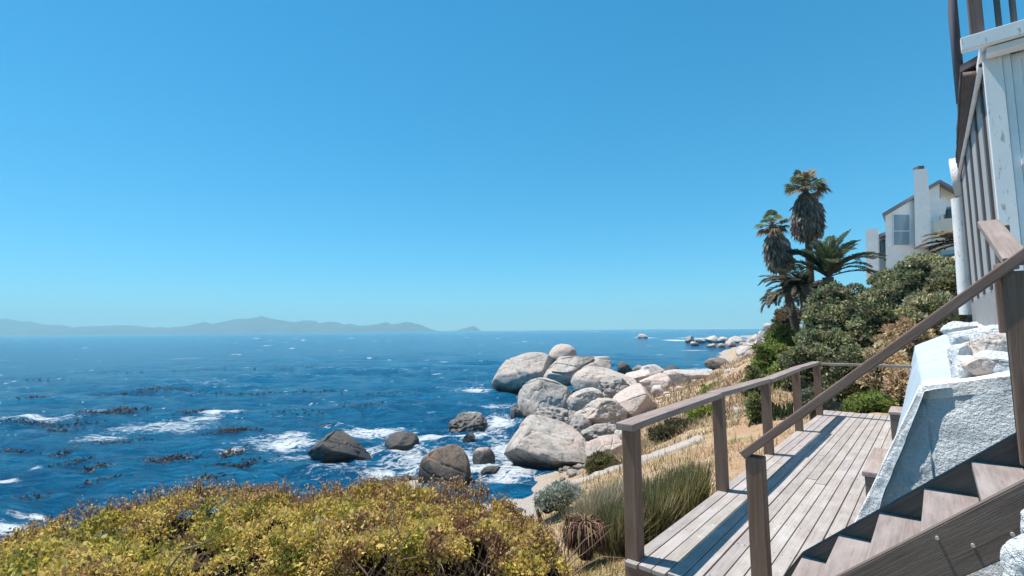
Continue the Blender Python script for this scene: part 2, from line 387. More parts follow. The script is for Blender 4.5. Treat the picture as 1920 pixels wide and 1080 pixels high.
def shrub(name, label, lumps, n, size, pal, wts, seed, cat='shrub', group=None, aspect=0.5, shell=0.22, core=0.78, coremat=None, spread=0.8, bias_up=0.35, rough=0.22, stems=True, clump=1.0, nsub=20, spreadz=0):
    """lumps: (x,y,z, rx,ry,rz)"""
    rng = np.random.default_rng(seed); L = np.array(lumps, float)
    base = np.array([L[:, 0].mean(), L[:, 1].mean(), (L[:, 2] - L[:, 5]).min()])
    root = thing(name, label, cat, base, 0, group); L = L.copy(); L[:, :3] -= base
    big = L; sub = []
    for l in L:
        for k in range(nsub):
            d = rng.normal(size=3); d[2] = abs(d[2]) * 0.9 - 0.15; d[1] -= 0.4; d /= np.linalg.norm(d); f_ = rng.uniform(0.16, 0.36); sub.append([*(l[:3] + d * l[3:6] * rng.uniform(0.82, 1.16)), *(l[3:6].mean() * f_ * rng.uniform(0.8, 1.25, 3))])
    L = np.concatenate([L, np.array(sub)]) if nsub else L
    ar = (L[:, 3] * L[:, 5] + L[:, 3] * L[:, 4]); cnt = (n * ar / ar.sum()).astype(int)
    Ps = []; Ns = []; cores = []; Li = []; lumpt = rng.normal(size=(len(L), 1)) * 0.22 + rng.normal(size=(len(L), 3)) * 0.05
    for li, (l, c) in enumerate(zip(L, cnt)):
        d = rng.normal(size=(int(c * 1.35), 3)); d[:, 2] = np.where(d[:, 2] < -0.3, -d[:, 2], d[:, 2]); d /= np.linalg.norm(d, axis=1)[:, None]
        q = fbm((d * l[3:6] + l[:3]) * (1.6 / max(0.4, l[3:6].mean())) + seed, 3, seed)
        r = (1 + rough * 1.5 * q) * (1 - np.abs(rng.normal(size=len(d))) * shell) + (rng.random(len(d)) < 0.05) * rng.random(len(d)) * 0.12
        Li.append(np.full(len(d), li)); Ps.append(l[:3] + d * l[3:6] * r[:, None]); nn = d / l[3:6]; nn /= np.linalg.norm(nn, axis=1)[:, None]; Ns.append(nn)
        if li >= len(big): continue
        Vc, Qc = ico(3); qc = fbm((Vc * l[3:6] + l[:3]) * (1.6 / max(0.4, l[3:6].mean())) + seed, 3, seed)
        cores.append((l[:3] + Vc * l[3:6] * (core * (1 + rough * 1.2 * qc))[:, None], Qc))
    P = np.concatenate(Ps); N = np.concatenate(Ns); keep = np.ones(len(P), bool)
    for l in L: keep &= (((P - l[:3]) / l[3:6]) ** 2).sum(1) > 0.5
    P = P[keep]; N = N[keep]; Lk = np.concatenate(Li)[keep]; N[:, 2] += bias_up
    cl = fbm(P * (2.2 / max(0.3, L[:, 3].mean())) + 5, 3, seed + 3) * clump
    t = np.clip(pick(rng, len(P), pal, wts, clump=cl, jit=0.25) * (1 + lumpt[Lk]), 0.01, 0.8)
    sz = size * rng.uniform(0.6, 1.35, len(P))
    V, Q, T = leaves_np(P, N, sz, t, rng, aspect, spread)
    link('foliage', mesh_np('foliage', V, Q, M_LEAF, False, T), root)
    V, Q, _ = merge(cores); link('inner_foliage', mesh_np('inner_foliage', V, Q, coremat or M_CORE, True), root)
    if stems:
        for k in range(5):
            l = L[rng.integers(len(L))]; p1 = l[:3] + rng.normal(size=3) * l[3:6] * 0.3; p0 = np.array([p1[0] * 0.6, p1[1] * 0.6, -0.25])
            V, Q = tube_np([p0, (p0 + p1) / 2 + rng.normal(size=3) * 0.06, p1], [0.05, 0.035, 0.012], 6); link('stem', mesh_np('stem', V, Q, M_BARK, True), root)
    return root
def lump_px(u0, v0, u1, v1, y, dr=0.8, k=3, seed=0):
    """a few overlapping lumps filling a pixel box at depth y"""
    rng = np.random.default_rng(seed); c = at((u0 + u1) / 2, (v0 + v1) / 2, y); sc = y / F
    rx = (u1 - u0) * sc / 2; rz = (v1 - v0) * sc / 2
    out = [(*c, rx * 0.78, rx * dr * 0.85, rz * 0.82)]
    for i in range(k):
        a = rng.uniform(0, 2 * PI); q = np.array([math.cos(a) * rx * 0.5, rng.uniform(-0.5, 0.3) * rx * dr, math.sin(a) * rz * 0.5])
        f_ = rng.uniform(0.42, 0.55); out.append((*(c + q), rx * f_, rx * dr * f_, rz * f_))
    return out
def blades_np(P, h, rng, lean, width, pal, wts, curve=0.5, wind=(0, 0)):
    n = len(P); az = rng.uniform(0, 2 * PI, n); ln = np.abs(rng.normal(size=n)) * lean
    D = np.stack([np.cos(az) * ln + wind[0], np.sin(az) * ln + wind[1], np.ones(n)], 1); D /= np.linalg.norm(D, axis=1)[:, None]
    side = np.stack([-np.sin(az + 0.7), np.cos(az + 0.7), np.zeros(n)], 1)
    w_ = (width * rng.uniform(0.6, 1.4, n))[:, None]
    mid = P + D * h[:, None] * 0.55; out = D.copy(); out[:, 2] = 0
    tip = P + D * h[:, None] + out * (h * curve)[:, None] - np.array([0, 0, 1]) * (h * curve * ln * 0.5)[:, None]
    V = np.stack([P - side * w_, P + side * w_, mid + side * w_ * 0.8, mid - side * w_ * 0.8, tip + side * w_ * 0.15, tip - side * w_ * 0.15], 1).reshape(-1, 3)
    i = np.arange(n)[:, None] * 6
    Q = np.concatenate([i + np.array([[0, 1, 2, 3]]), i + np.array([[3, 2, 4, 5]])], 1).reshape(-1, 4)
    t = pick(rng, n, pal, wts, 0.32); return V, Q, np.repeat(t, 2, 0)

# ------------------------------------------------------------------ terrain
def _tp():
    p = [(-3, 3, -1.25), (0, 2.5, -0.75), (0.63, 4.07, -0.47), (1.3, 3.6, -0.42), (-6, 4, -1.6), (-9, 2, -1.8), (0, 0, -0.1), (4, 0, 0.3), (-4, -3, -0.4), (3, -4, 0.6),
         (0.2, 6.6, -1.25), (-4, 7.5, -2.6), (0, 11.5, -3.2), (0.6, 16, -4.6), (-2, 16.5, -4.95), (-6, 11, -4.3), (-12, 7, -4.4), (-14, 12, -6.0), (-20, 6, -6.2), (-30, 8, -8), (-12, 3, -3.0),
         (0, 27, -6.2), (-10, 22, -6.8), (-25, 25, -7.0), (4, 45, -6.4), (-30, 60, -7), (8, 60, -6.4), (20, 66, -5.7), (22, 100, -7), (60, 180, -7), (-60, 200, -7)]
    p += [tuple(onz(700, 918, -4.85)), tuple(onz(820, 914, -4.8)), tuple(onz(960, 905, -4.75)), tuple(onz(880, 880, -5.15)), tuple(onz(1000, 880, -4.9))]
    p += [tuple(onz(1125, 895, -1.5)), tuple(onz(1265, 842, -1.2)), tuple(onz(1390, 767, -0.95)), tuple(onz(1350, 860, -0.62)), tuple(onz(1300, 772, -1.75)), tuple(onz(1250, 752, -2.9)),
          tuple(onz(1330, 717, -2.5)), tuple(onz(1400, 690, -2.1)), tuple(onz(1190, 815, -3.2)), tuple(onz(1060, 930, -1.3))]
    p += [tuple(at(u, v, y)) for u, v, y in [(1130, 880, 16), (1150, 860, 20), (1110, 806, 30), (1190, 790, 30), (1230, 733, 42), (1285, 724, 46), (1130, 748, 44), (1010, 792, 35), (1100, 830, 26),
          (1450, 745, 15.5), (1432, 705, 19), (1550, 768, 14), (1630, 765, 13), (1700, 735, 12.5), (1560, 715, 17.5), (1650, 710, 16.5), (1740, 680, 15.5), (1500, 745, 15.5), (1470, 665, 24), (1500, 620, 27), (1600, 590, 24), (1700, 600, 22), (1428, 660, 80), (1405, 668, 72), (1440, 640, 190), (1460, 628, 150), (1780, 575, 18), (1700, 560, 24)]]
    p += [(85, 200, -6.3), (100, 225, -6.0), (60, 160, -6.5), (120, 240, -5.4)]
    p += [tuple(onz(1330, 697, -4.85)), tuple(onz(1385, 684, -4.4)), tuple(onz(1415, 645, -4.85)), tuple(onz(1360, 655, -5.6)), (34, 40, 4.0), (40, 45, 8.0), (50, 60, 7.5), (80, 110, 6), (160, 180, 7), (200, 260, 3), (30, 25, 6), (60, 30, 10), (120, 60, 14)]
    for a, b, z in [(3.0, -1.85, -0.42), (5, -1.95, -0.55), (7, -2.0, -0.5), (9, -2.0, -0.36), (11, -1.9, -0.24), (11.6, -1.0, -0.06), (12.2, -0.2, -0.15), (13.5, -1.2, -0.45), (14, 0.8, 0.1), (5, 0.6, 0.4), (9, 0.6, 0.5), (9, 4, 1.4), (14, 5, 1.8), (20, 5, 3.5)]:
        p.append(tuple(ab(a, b, z)))
    return np.array(p, float)
_TP = _tp()
def _warp(x, y):
    r = np.hypot(x, y) + 1e-6; k = np.log1p(r / 6.0) * 6.0 / r; return np.stack([x * k, y * k], -1)
_X = _warp(_TP[:, 0], _TP[:, 1])
_D = np.linalg.norm(_X[:, None] - _X[None], axis=2) + np.eye(len(_X)) * 1e-9
_W = np.linalg.solve(np.vstack([np.hstack([-_D + np.eye(len(_X)) * -0.12, np.ones((len(_X), 1))]), np.hstack([np.ones((1, len(_X))), [[0]]])]), np.append(_TP[:, 2], 0))
def ground(x, y):
    x = np.atleast_1d(np.asarray(x, float)); y = np.atleast_1d(np.asarray(y, float)); out = np.empty(len(x))
    for i in range(0, len(x), 20000):
        X = _warp(x[i:i + 20000], y[i:i + 20000]); out[i:i + 20000] = -np.linalg.norm(X[:, None] - _X[None], axis=2) @ _W[:-1] + _W[-1]
    r = np.hypot(x, y)
    out += fbm2(x * 0.8, y * 0.8, oct=4, s=4) * np.clip(0.05 + r * 0.006, 0, 0.4)
    da = x * A[0] + y * A[1]; db = x * B[0] + y * B[1]
    k = smooth(2.7, 3.1, da) * (1 - smooth(11.2, 11.6, da)) * smooth(-2.1, -1.8, db) * (1 - smooth(0.8, 1.2, db))     # levelled under the deck
    out = out * (1 - k) + np.minimum(out, -0.3) * k
    return np.maximum(out, -7.5)
def terrain():
    an = np.linspace(R(-85), R(95), 420); r = np.geomspace(0.6, 420, 300)
    Ag, Rg = np.meshgrid(an, r); x = (Rg * np.sin(Ag)).ravel(); y = (Rg * np.cos(Ag)).ravel(); z = ground(x, y)
    n = len(an); i = np.arange(len(r) - 1)[:, None] * n; j = np.arange(n - 1)[None]
    Q = np.stack([i + j, i + n + j, i + n + j + 1, i + j + 1], -1).reshape(-1, 4)
    b = NB('dry_coastal_ground', 0.95, 0.1); co = b.co((1, 1, 1), 'World')
    n1 = b.noise(co, 0.35, 5, 0.6); n2 = b.noise(co, 3.2, 6, 0.68); n3 = b.noise(co, 26, 4, 0.7)
    c = b.ramp(n2, [(0.3, (0.27, 0.175, 0.11)), (0.5, (0.40, 0.29, 0.185)), (0.72, (0.52, 0.43, 0.32))])
    c = b.mix(b.ramp(n1, [(0.44, 0.0), (0.62, 0.8)]), c, (0.36, 0.215, 0.135))
    c = b.mix(b.ramp(n3, [(0.3, 0.55), (0.5, 0.0)]), c, (0.17, 0.11, 0.065))
    gp = b.noise(co, 0.8, 4, 0.6, 0.5); c = b.mix(b.ramp(gp, [(0.58, 0.0), (0.68, 0.7)]), c, (0.17, 0.18, 0.06))
    g = b.n('ShaderNodeNewGeometry'); sp = b.n('ShaderNodeSeparateXYZ'); b.l(g.outputs['Position'], sp.inputs[0])
    zz = b.math('ADD', sp.outputs['Z'], b.math('MULTIPLY', n2, 0.8)); mr = b.n('ShaderNodeMapRange'); mr.inputs['From Min'].default_value = -3.6; mr.inputs['From Max'].default_value = -4.3
    b.l(zz, mr.inputs['Value']); c = b.mix(mr.outputs[0], c, b.ramp(n3, [(0.35, (0.2, 0.17, 0.15)), (0.65, (0.46, 0.41, 0.37))]))
    b.base(c); b.bump(b.math('ADD', n2, b.math('MULTIPLY', n3, 0.6)), 0.8, 0.06)
    tag(link('coastal_ground', mesh_np('coastal_ground', np.stack([x, y, z], 1), Q, b.m, True)), 'dry tan coastal slope running down to the rocks', None, None, 'structure')
terrain()

# ------------------------------------------------------------------ sea
_rw = np.random.default_rng(5); _WV = []
for k in range(54):
    lam = 0.7 * (14 / 0.7) ** (k / 53.0); th = R(-112) + _rw.normal() * 0.5     # waves run in towards the shore
    _WV.append((lam, math.cos(th), math.sin(th), 0.026 * lam ** 0.48 * _rw.uniform(0.6, 1.4), _rw.uniform(0, 6.28)))
def sea_h(x, y):
    d = np.hypot(x, y); res = np.maximum(d * d / (F * 6.5) * 1.3, 0.05); h = np.zeros_like(x)
    ox = fbm2(x * 0.12, y * 0.12, oct=2, s=2) * 1.6; oy = fbm2(x * 0.12 + 9, y * 0.12, oct=2, s=3) * 1.6
    for lam, cx, cy, am, ph in _WV:
        f_ = np.clip((lam / res - 1.6) / 2.0, 0, 1); p_ = 2 * PI / lam * ((x + ox) * cx + (y + oy) * cy) + ph
        h += am * f_ * (1 - 2 * np.abs(np.sin(p_ / 2)) ** 1.3 + 0.25)
    calm = 0.55 + 0.6 * fbm2(x * 0.05, y * 0.05, oct=2, s=8)
    return h * np.clip(calm, 0.35, 1.1)
FOAM = [(640, 858, 75, 6, .9), (753, 838, 45, 5, .95), (878, 809, 48, 4, 1.0), (835, 908, 60, 6, .9), (960, 905, 60, 16, 1.0), (905, 872, 40, 6, .9), (640, 800, 50, 5, .6), (540, 836, 70, 13, 1.0), (500, 846, 60, 8, .55), (700, 813, 75, 11, 1.0), (640, 868, 90, 8, .5), (800, 824, 90, 9, .95), (880, 824, 80, 8, .85), (935, 800, 45, 28, .8), (940, 845, 36, 34, .75),
        (830, 862, 160, 36, .78), (740, 888, 130, 22, .72), (900, 888, 80, 24, .85), (620, 888, 100, 16, .5), (560, 862, 80, 12, .5), (480, 830, 60, 14, .5), (760, 850, 60, 12, .8), (960, 870, 40, 20, .8), (690, 850, 60, 10, .7), (545, 822, 45, 10, .8), (900, 735, 45, 5, .85), (975, 737, 45, 5, .7), (880, 730, 50, 8, .5), (930, 765, 40, 10, .6),
        (416, 775, 44, 7, 1.1), (380, 786, 50, 6, .8), (300, 801, 140, 13, .62), (190, 822, 60, 9, .7), (330, 808, 100, 8, .6), (60, 787, 110, 6, .7), (170, 772, 60, 4, .5), (10, 1000, 46, 16, 1.0), (60, 975, 50, 7, .7), (70, 880, 14, 5, .6), (10, 903, 30, 8, .8),
        (330, 856, 40, 6, .6), (440, 850, 40, 8, .7), (350, 672, 50, 2.5, .42), (1290, 698, 60, 4, .9), (1262, 702, 50, 4, .8), (1340, 693, 60, 3, .9), (1268, 638, 26, 2, 1.1), (1300, 634, 40, 2.2, .7), (1207, 633, 18, 2.0, .9), (1420, 637, 50, 1.5, .8), (1370, 672, 40, 2, .5), (1300, 657, 40, 1.6, .6),
        (1160, 700, 60, 4, .6), (1320, 616.6, 42, 0.5, 1.0), (1385, 616.0, 55, 0.5, 1.2), (1280, 617.2, 16, 0.4, 1.0)]
def sea():
    an = np.linspace(R(-66), R(66), 1050); q = np.arange(0, 1, 1 / 620.0); r = 1 / (1 / 9.0 + (1 / 720.0 - 1 / 9.0) * q); r = np.concatenate([r, np.geomspace(720, 7150, 32)])
    Ag, Rg = np.meshgrid(an, r); x = (Rg * np.sin(Ag)).ravel(); y = (Rg * np.cos(Ag)).ravel(); z = sea_h(x, y)
    foam = 0.25 * smooth(1.3, 2.6, z / (z.std() + 1e-6)) * smooth(9, 60, np.hypot(x, y)); rng = np.random.default_rng(9)
    def add(cx, cy, lx, ly, s, rot=0.0):
        m = (np.abs(x - cx) < 2.2 * lx + 2.2 * ly) & (np.abs(y - cy) < 2.2 * ly + 2.2 * lx)
        if not m.any(): return
        dx = x[m] - cx; dy = y[m] - cy; c_, s_ = math.cos(rot), math.sin(rot); a = (dx * c_ + dy * s_) / lx; b = (-dx * s_ + dy * c_) / ly
        foam[m] = np.maximum(foam[m], s * np.exp(-(a * a + b * b)))
    for u, v, lu, lv, s in FOAM:
        c = onz(u, v, SEA); add(c[0], c[1], lu / F * c[1] * 0.8, max(0.12, lv * c[1] ** 2 / (F * 6.5)) * 0.8, s)
    for k in range(420):
        v = 621 + 210 * rng.random() ** 2.0; u = rng.uniform(-150, 1250); c = onz(u, v, SEA); L_ = rng.uniform(0.2, 0.75) * (1 + c[1] / 120)
        add(c[0], c[1], L_, max(0.07, c[1] ** 2 / (F * 6.5) * 0.32) * rng.uniform(0.6, 1.2), rng.uniform(0.45, 0.9), rng.normal() * 0.25)
    n = len(an); i = np.arange(len(r) - 1)[:, None] * n; j = np.arange(n - 1)[None]
    Q = np.stack([i + j, i + n + j, i + n + j + 1, i + j + 1], -1).reshape(-1, 4)
    b = NB('sea_water', 0.12, 0.16); b.p.inputs['IOR'].default_value = 1.33; b.p.inputs['Specular Tint'].default_value = (0.45, 0.85, 1.0, 1)
    co = b.co((1, 1, 1), 'World'); cs = b.co((0.55, 1.5, 1), 'World', (0, 0, R(18)))
    n1 = b.noise(b.co((0.6, 1.6, 1), 'World'), 0.09, 4, 0.6); n0 = b.noise(b.co((0.5, 1.7, 1), 'World', (0, 0, R(12))), 0.22, 5, 0.7, 0.4); n2 = b.noise(b.co((0.42, 1.7, 1), 'World', (0, 0, R(14))), 1.7, 6, 0.72, 0.5); n3 = b.noise(cs, 7.0, 5, 0.7)
    c = b.ramp(n1, [(0.35, (0.004, 0.120, 0.255)), (0.65, (0.008, 0.160, 0.310))])
    c = b.mix(b.ramp(n2, [(0.38, 0.7), (0.55, 0.0)]), c, (0.001, 0.046, 0.130))
    c = b.mix(b.ramp(n0, [(0.40, 0.6), (0.52, 0.0)]), c, (0.002, 0.062, 0.160))
    c = b.mix(b.ramp(n2, [(0.52, 0.0), (0.72, 0.55)]), c, (0.020, 0.215, 0.38))  # lighter blue painted on ripples for facets reflecting the sky
    fa = b.attr('foam', 'Fac'); f1 = b.noise(b.co((0.8, 1.25, 1), 'World'), 2.3, 8, 0.75, 0.9); f2 = b.noise(co, 0.75, 5, 0.6, 0.8)
    rd = b.noise(b.co((0.75, 1.5, 1), 'World', (0, 0, R(16))), 1.15, 5, 0.62, 1.1); rd = b.math('MULTIPLY', b.math('ABSOLUTE', b.math('SUBTRACT', rd, 0.5)), 6.0); rd = b.math('SUBTRACT', 1.0, rd, None, True)
    t = b.math('ADD', b.math('MULTIPLY', fa, b.math('ADD', b.math('MULTIPLY', rd, 0.95), 0.28)), b.math('MULTIPLY', b.math('SUBTRACT', f1, 0.5), 2.0))
    t = b.math('ADD', t, b.math('MULTIPLY', b.math('SUBTRACT', f2, 0.5), 0.6))
    ws = b.noise(b.co((0.5, 1.3, 1), 'World', (0, 0, R(-6))), 0.62, 3, 0.55); ws2 = b.noise(co, 0.045, 3, 0.5)
    t = b.math('MAXIMUM', t, b.math('MULTIPLY', b.math('SUBTRACT', b.math('ADD', ws, b.math('MULTIPLY', ws2, 0.25)), 0.80), 7.0))
    fo = b.ramp(t, [(0.33, 0.0), (0.55, 0.55), (0.9, 0.95)])
    c = b.mix(fo, c, (0.80, 0.84, 0.86)); b.base(c)
    b.l(b.ramp(fo, [(0, 0.12), (1, 0.9)]), b.p.inputs['Roughness'])
    nb_ = b.bump(n0, 1.0, 1.3); nb_ = b.bump(n2, 1.0, 0.5, nb_); nb_ = b.bump(n3, 0.9, 0.10, nb_); b.bump(f1, 0.25, 0.05, nb_)
    o = link('sea', mesh_np('sea', np.stack([x, y, z], 1), Q, b.m, True, None, {'foam': foam})); o.location.z = SEA
    tag(o, 'deep blue wind ruffled sea with white foam near the rocks', None, None, 'structure')
sea()
def kelp():
    rng = np.random.default_rng(21); P = []
    K = [(285, 731, 26, 3, 60), (335, 733, 30, 2, 40), (223, 741, 50, 2, 50), (75, 748, 25, 3, 50), (213, 776, 50, 5, 190), (135, 796, 40, 4, 60), (112, 808, 14, 3, 26), (438, 812, 32, 5, 120), (363, 777, 16, 4, 60), (114, 854, 22, 3, 26), (324, 860, 34, 8, 120), (436, 854, 22, 7, 70), (446, 872, 34, 5, 100),
         (179, 879, 20, 4, 40), (223, 829, 60, 2, 50), (50, 793, 60, 2, 60), (140, 868, 30, 4, 40), (395, 902, 26, 5, 24), (28, 846, 25, 3, 30), (620, 800, 30, 3, 20), (680, 765, 40, 3, 40), (560, 775, 60, 3, 40), (470, 740, 70, 3, 50), (600, 735, 80, 2, 40), (730, 740, 60, 2, 30), (180, 905, 30, 5, 26), (60, 940, 20, 6, 16), (520, 690, 90, 2, 24), (250, 700, 90, 2, 24), (60, 712, 60, 2, 20)]
    for u, v, lu, lv, n in K:
        n = int(n * 2.2); c = onz(u, v, SEA); q = rng.normal(size=(n, 2)) * np.array([lu / F * c[1] * 0.6, lv * c[1] ** 2 / (F * 6.5) * 0.6]); q[:, 1] += q[:, 0] * 0.12
        P.append(np.stack([c[0] + q[:, 0], c[1] + q[:, 1]], 1))
    P = np.concatenate(P); z = sea_h(P[:, 0], P[:, 1]) + SEA + 0.02; P = np.concatenate([P, z[:, None]], 1)
    N = rng.normal(size=P.shape); N[:, 2] = np.abs(N[:, 2]) * 0.3; sz = rng.uniform(0.09, 0.26, len(P)) * (0.7 + P[:, 1] / 90)
    V, Q, T = leaves_np(P, N, sz, pick(rng, len(P), [(0.07, 0.045, 0.035), (0.14, 0.09, 0.065), (0.04, 0.035, 0.035)], [3, 2, 2]), rng, 0.4, 0.3)
    tag(link('floating_kelp', mesh_np('floating_kelp', V, Q, M_LEAF, False, T)), 'dark brown kelp fronds floating in patches on the sea', 'kelp', None, 'stuff')
kelp()

# ------------------------------------------------------------------ far mountains across the bay
def mountains():
    prof = np.array([(-260, 606), (-180, 600), (-90, 592), (0, 597), (25, 598), (45, 603), (55, 601), (80, 608), (110, 608), (140, 613), (160, 611), (205, 609), (250, 609), (290, 613), (340, 612), (362, 608), (385, 603), (400, 607), (425, 601), (450, 596), (475, 596), (490, 592.5), (505, 595), (520, 598), (545, 603), (558, 604), (568, 600), (578, 599), (590, 600), (598, 605), (610, 603), (632, 602.5), (645, 606), (655, 605), (668, 609), (690, 610), (712, 606), (724, 602.5), (732, 606), (745, 605), (758, 604), (762, 603), (775, 603.5), (790, 608), (800, 613), (812, 619), (830, 619.5), (856, 619), (868, 616), (880, 613), (888, 610.5), (892, 613), (897, 619), (930, 619.5)], float)
    D = 6000.0; u = np.linspace(-250, 925, 900); v = np.interp(u, prof[:, 0], prof[:, 1]); hz = 628.9 - (u / 960) * 9.93
    hgt = np.maximum(0, (hz - v)) * D / F
    hgt += np.where(hgt > 12, fbm2(u * 0.09, u * 0, oct=4, s=3) * 12 + fbm2(u * 0.3, u * 0, oct=2, s=31) * 7, 0)
    dd = np.concatenate([np.linspace(-900, 0, 26), np.linspace(60, 1000, 12)]); V = []
    for d in dd:
        s = 1 - abs(d) / (900 if d <= 0 else 1000); rr = fbm2(u * 0.03, np.full_like(u, d * 0.004), oct=5, s=7)
        h = hgt * np.clip(s ** 1.35 + rr * 0.4 * s * (1 - s) * 3, 0, 1.0 if d else 1.0)
        yy = D + d; V.append(np.stack([(u - 960) / F * D * (1 + 0.0 * d), np.full_like(u, yy), SEA - 1.2 + h * 1.0], 1))
    V = np.concatenate(V); n = len(u); i = np.arange(len(dd) - 1)[:, None] * n; j = np.arange(n - 1)[None]
    Q = np.stack([i + j, i + j + 1, i + n + j + 1, i + n + j], -1).reshape(-1, 4)
    m = plain('mountain_scrub_and_rock', (0.055, 0.075, 0.085), 0.95, 0.1, 0.4, 0.004, 0.3, 'World' if False else 'Object')
    tag(link('distant_mountains', mesh_np('distant_mountains', V, Q, m, True)), 'low mountain range across the bay fading into haze', None, None, 'structure')
mountains()

# ------------------------------------------------------------------ boulders of the point and in the surf
BL = boulder
BL('boulder', 'long low whale shaped boulder at the seaward end of the rock pile', (918, 661, 1040, 735), 51, M_ROCK, 11, 0.75, 0.28, 0, 6, box=0.8, cuts=4, rough=0.06, cracks=[(1, 0, 0.1, -0.12, 0.05, 0.05)], sink=0.15, cat='boulder')
BL('boulder', 'rounded boulder perched behind the split slab at the top of the pile', (1030, 645, 1082, 706), 53, M_ROCKP, 12, 0.9, 0.0, 0, 5, box=0.9, cuts=3, rough=0.06, cat='boulder')
BL('boulder', 'tilted slab boulder with a long split running along its top', (1018, 656, 1145, 722), 48, M_ROCK, 13, 0.8, 0.38, 0.2, 6, box=0.7, cuts=4, rough=0.07, cracks=[(0.12, -0.5, 0.85, 0.42, 0.05, 0.12)], cat='boulder')
BL('boulder', 'broad smooth boulder in front of the split slab', (1072, 687, 1192, 752), 43, M_ROCK, 14, 0.8, -0.1, 0, 6, box=0.85, cuts=4, rough=0.06, cat='boulder')
BL('boulder', 'tall domed grey boulder at the water with a scooped hollow on its side', (971, 708, 1078, 794), 35.5, M_ROCK, 15, 0.85, -0.15, 0, 6, box=0.8, cuts=5, rough=0.08, sink=0.12, cat='boulder')
BL('boulder', 'small dark jagged rock at the foot of the domed boulder', (957, 757, 986, 796), 34, M_ROCKD, 16, 0.9, 0, 0, 5, box=0.7, cuts=7, rough=0.2, pits=0.12, awash=True)
BL('boulder', 'dark pitted boulder between the domed boulder and the big front one', (995, 757, 1076, 822), 28.5, M_ROCKD, 17, 0.9, -0.5, 0, 6, box=0.7, cuts=6, rough=0.16, pits=0.16, cat='boulder')
BL('boulder', 'biggest boulder of the pile nearest the hedge with a brown undercut face', (946, 786, 1112, 912), 22.5, M_ROCK, 18, 0.8, -0.12, 0, 6, box=0.66, cuts=-1, rough=0.08, pits=0.03, extra=[(0.35, -0.35, 0.88, 0.42), (-0.45, -0.55, -0.72, 0.36), (-0.9, -0.1, 0.35, 0.68), (0.1, -0.6, -0.8, 0.45)], cat='boulder')
BL('boulder', 'hollowed grey boulder with dark scoops high in the middle of the pile', (1116, 706, 1182, 762), 37, M_ROCKD, 19, 0.9, 0.3, 0, 6, box=0.7, cuts=5, rough=0.14, pits=0.14, cat='boulder')
BL('boulder', 'pale flat topped boulder in the middle of the pile', (1062, 728, 1136, 786), 33, M_ROCK, 20, 0.9, 0.25, 0, 6, box=0.7, cuts=6, rough=0.1, cat='boulder')
BL('boulder', 'lumpy pale boulder right behind the near end of the deck rail', (1072, 748, 1176, 814), 28.5, M_ROCK, 21, 0.8, -0.12, 0, 6, box=0.75, cuts=6, rough=0.12, pits=0.05, cat='boulder')
BL('boulder', 'pink peaked boulder on the dry slope at the landward side', (1144, 722, 1238, 800), 30, M_ROCKP, 22, 0.8, 0.0, 0, 6, box=0.66, cuts=2, rough=0.06, extra=[(-0.5, -0.2, 0.85, 0.42), (0.75, -0.2, 0.55, 0.55), (0.5, -0.8, -0.2, 0.5)], cat='boulder')
BL('boulder', 'dark speckled boulder left of the first rail post', (1090, 794, 1162, 836), 24.5, M_ROCKD, 23, 0.9, 0.05, 0, 6, box=0.75, cuts=5, rough=0.13, pits=0.08, cat='boulder')
BL('boulder', 'pink angular boulder low beside the first rail post', (1100, 818, 1172, 884), 20, M_ROCKP, 24, 0.8, 0.25, 0, 6, box=0.66, cuts=5, rough=0.08, extra=[(-0.6, -0.3, 0.7, 0.5)], cat='boulder')
BL('boulder', 'small grey rock hidden behind the top of the first rail post', (1152, 798, 1200, 828), 23, M_ROCK, 25, 0.9, 0, 0, 5)
BL('boulder', 'pale sloping boulder farthest back beside the cove', (1200, 683, 1250, 716), 56, M_ROCKF, 26, 0.9, -0.15, 0, 5, cat='boulder')
BL('boulder', 'pale low boulder behind the peaked pink one', (1170, 693, 1234, 730), 47, M_ROCKF, 27, 0.9, 0.05, 0, 5, cat='boulder')
BL('boulder', 'pinkish ledge boulder above the peaked pink one', (1200, 700, 1262, 742), 41, M_ROCKP, 28, 0.9, 0.3, 0, 5, cuts=5, cat='boulder')
BL('boulder', 'long pale ledge boulder with a shaded front on the slope', (1244, 690, 1324, 734), 45, M_ROCKF, 29, 0.8, 0.08, 0, 5, box=0.65, cuts=4, extra=[(0.1, -0.9, -0.2, 0.5)], cat='boulder')
BL('boulder', 'dark round rock standing behind the pile in the water', (1158, 677, 1188, 703), 64, M_ROCKW, 30, 0.9, 0, 0, 5, awash=True)
BL('boulder', 'dark low rock right of the dark round one', (1180, 684, 1216, 702), 66, M_ROCKD, 31, 0.9, 0, 0, 4, awash=True)
BL('boulder', 'dark flat rock at the edge of the cove', (1242, 686, 1274, 697), 72, M_ROCKW, 32, 0.9, 0, 0, 4, awash=True)
BL('boulder', 'small pale stone on the slope under the ledge boulder', (1288, 722, 1304, 732), 42, M_ROCKF, 33, 0.9, 0, 0, 4)
BL('boulder', 'pinkish broken outcrop on the tan slope above the cove', (1354, 688, 1414, 736), 36, M_ROCKP, 61, 0.9, 0.3, 0, 6, box=0.65, cuts=7, rough=0.14, sink=0.2, cat='boulder')
BL('boulder', 'small angular stone on the slope right of the pink peaked boulder', (1222, 722, 1246, 744), 37, M_ROCKF, 34, 0.9, 0, 0, 4)
BL('boulder', 'low grey stone wedged between the pale boulders', (1056, 770, 1086, 800), 30, M_ROCKD, 35, 0.9, 0, 0, 5, pits=0.1)
BL('boulder', 'grey rock filling the gap behind the dark speckled boulder', (1062, 776, 1110, 826), 27, M_ROCKD, 36, 0.9, 0.5, 0, 5, pits=0.1)
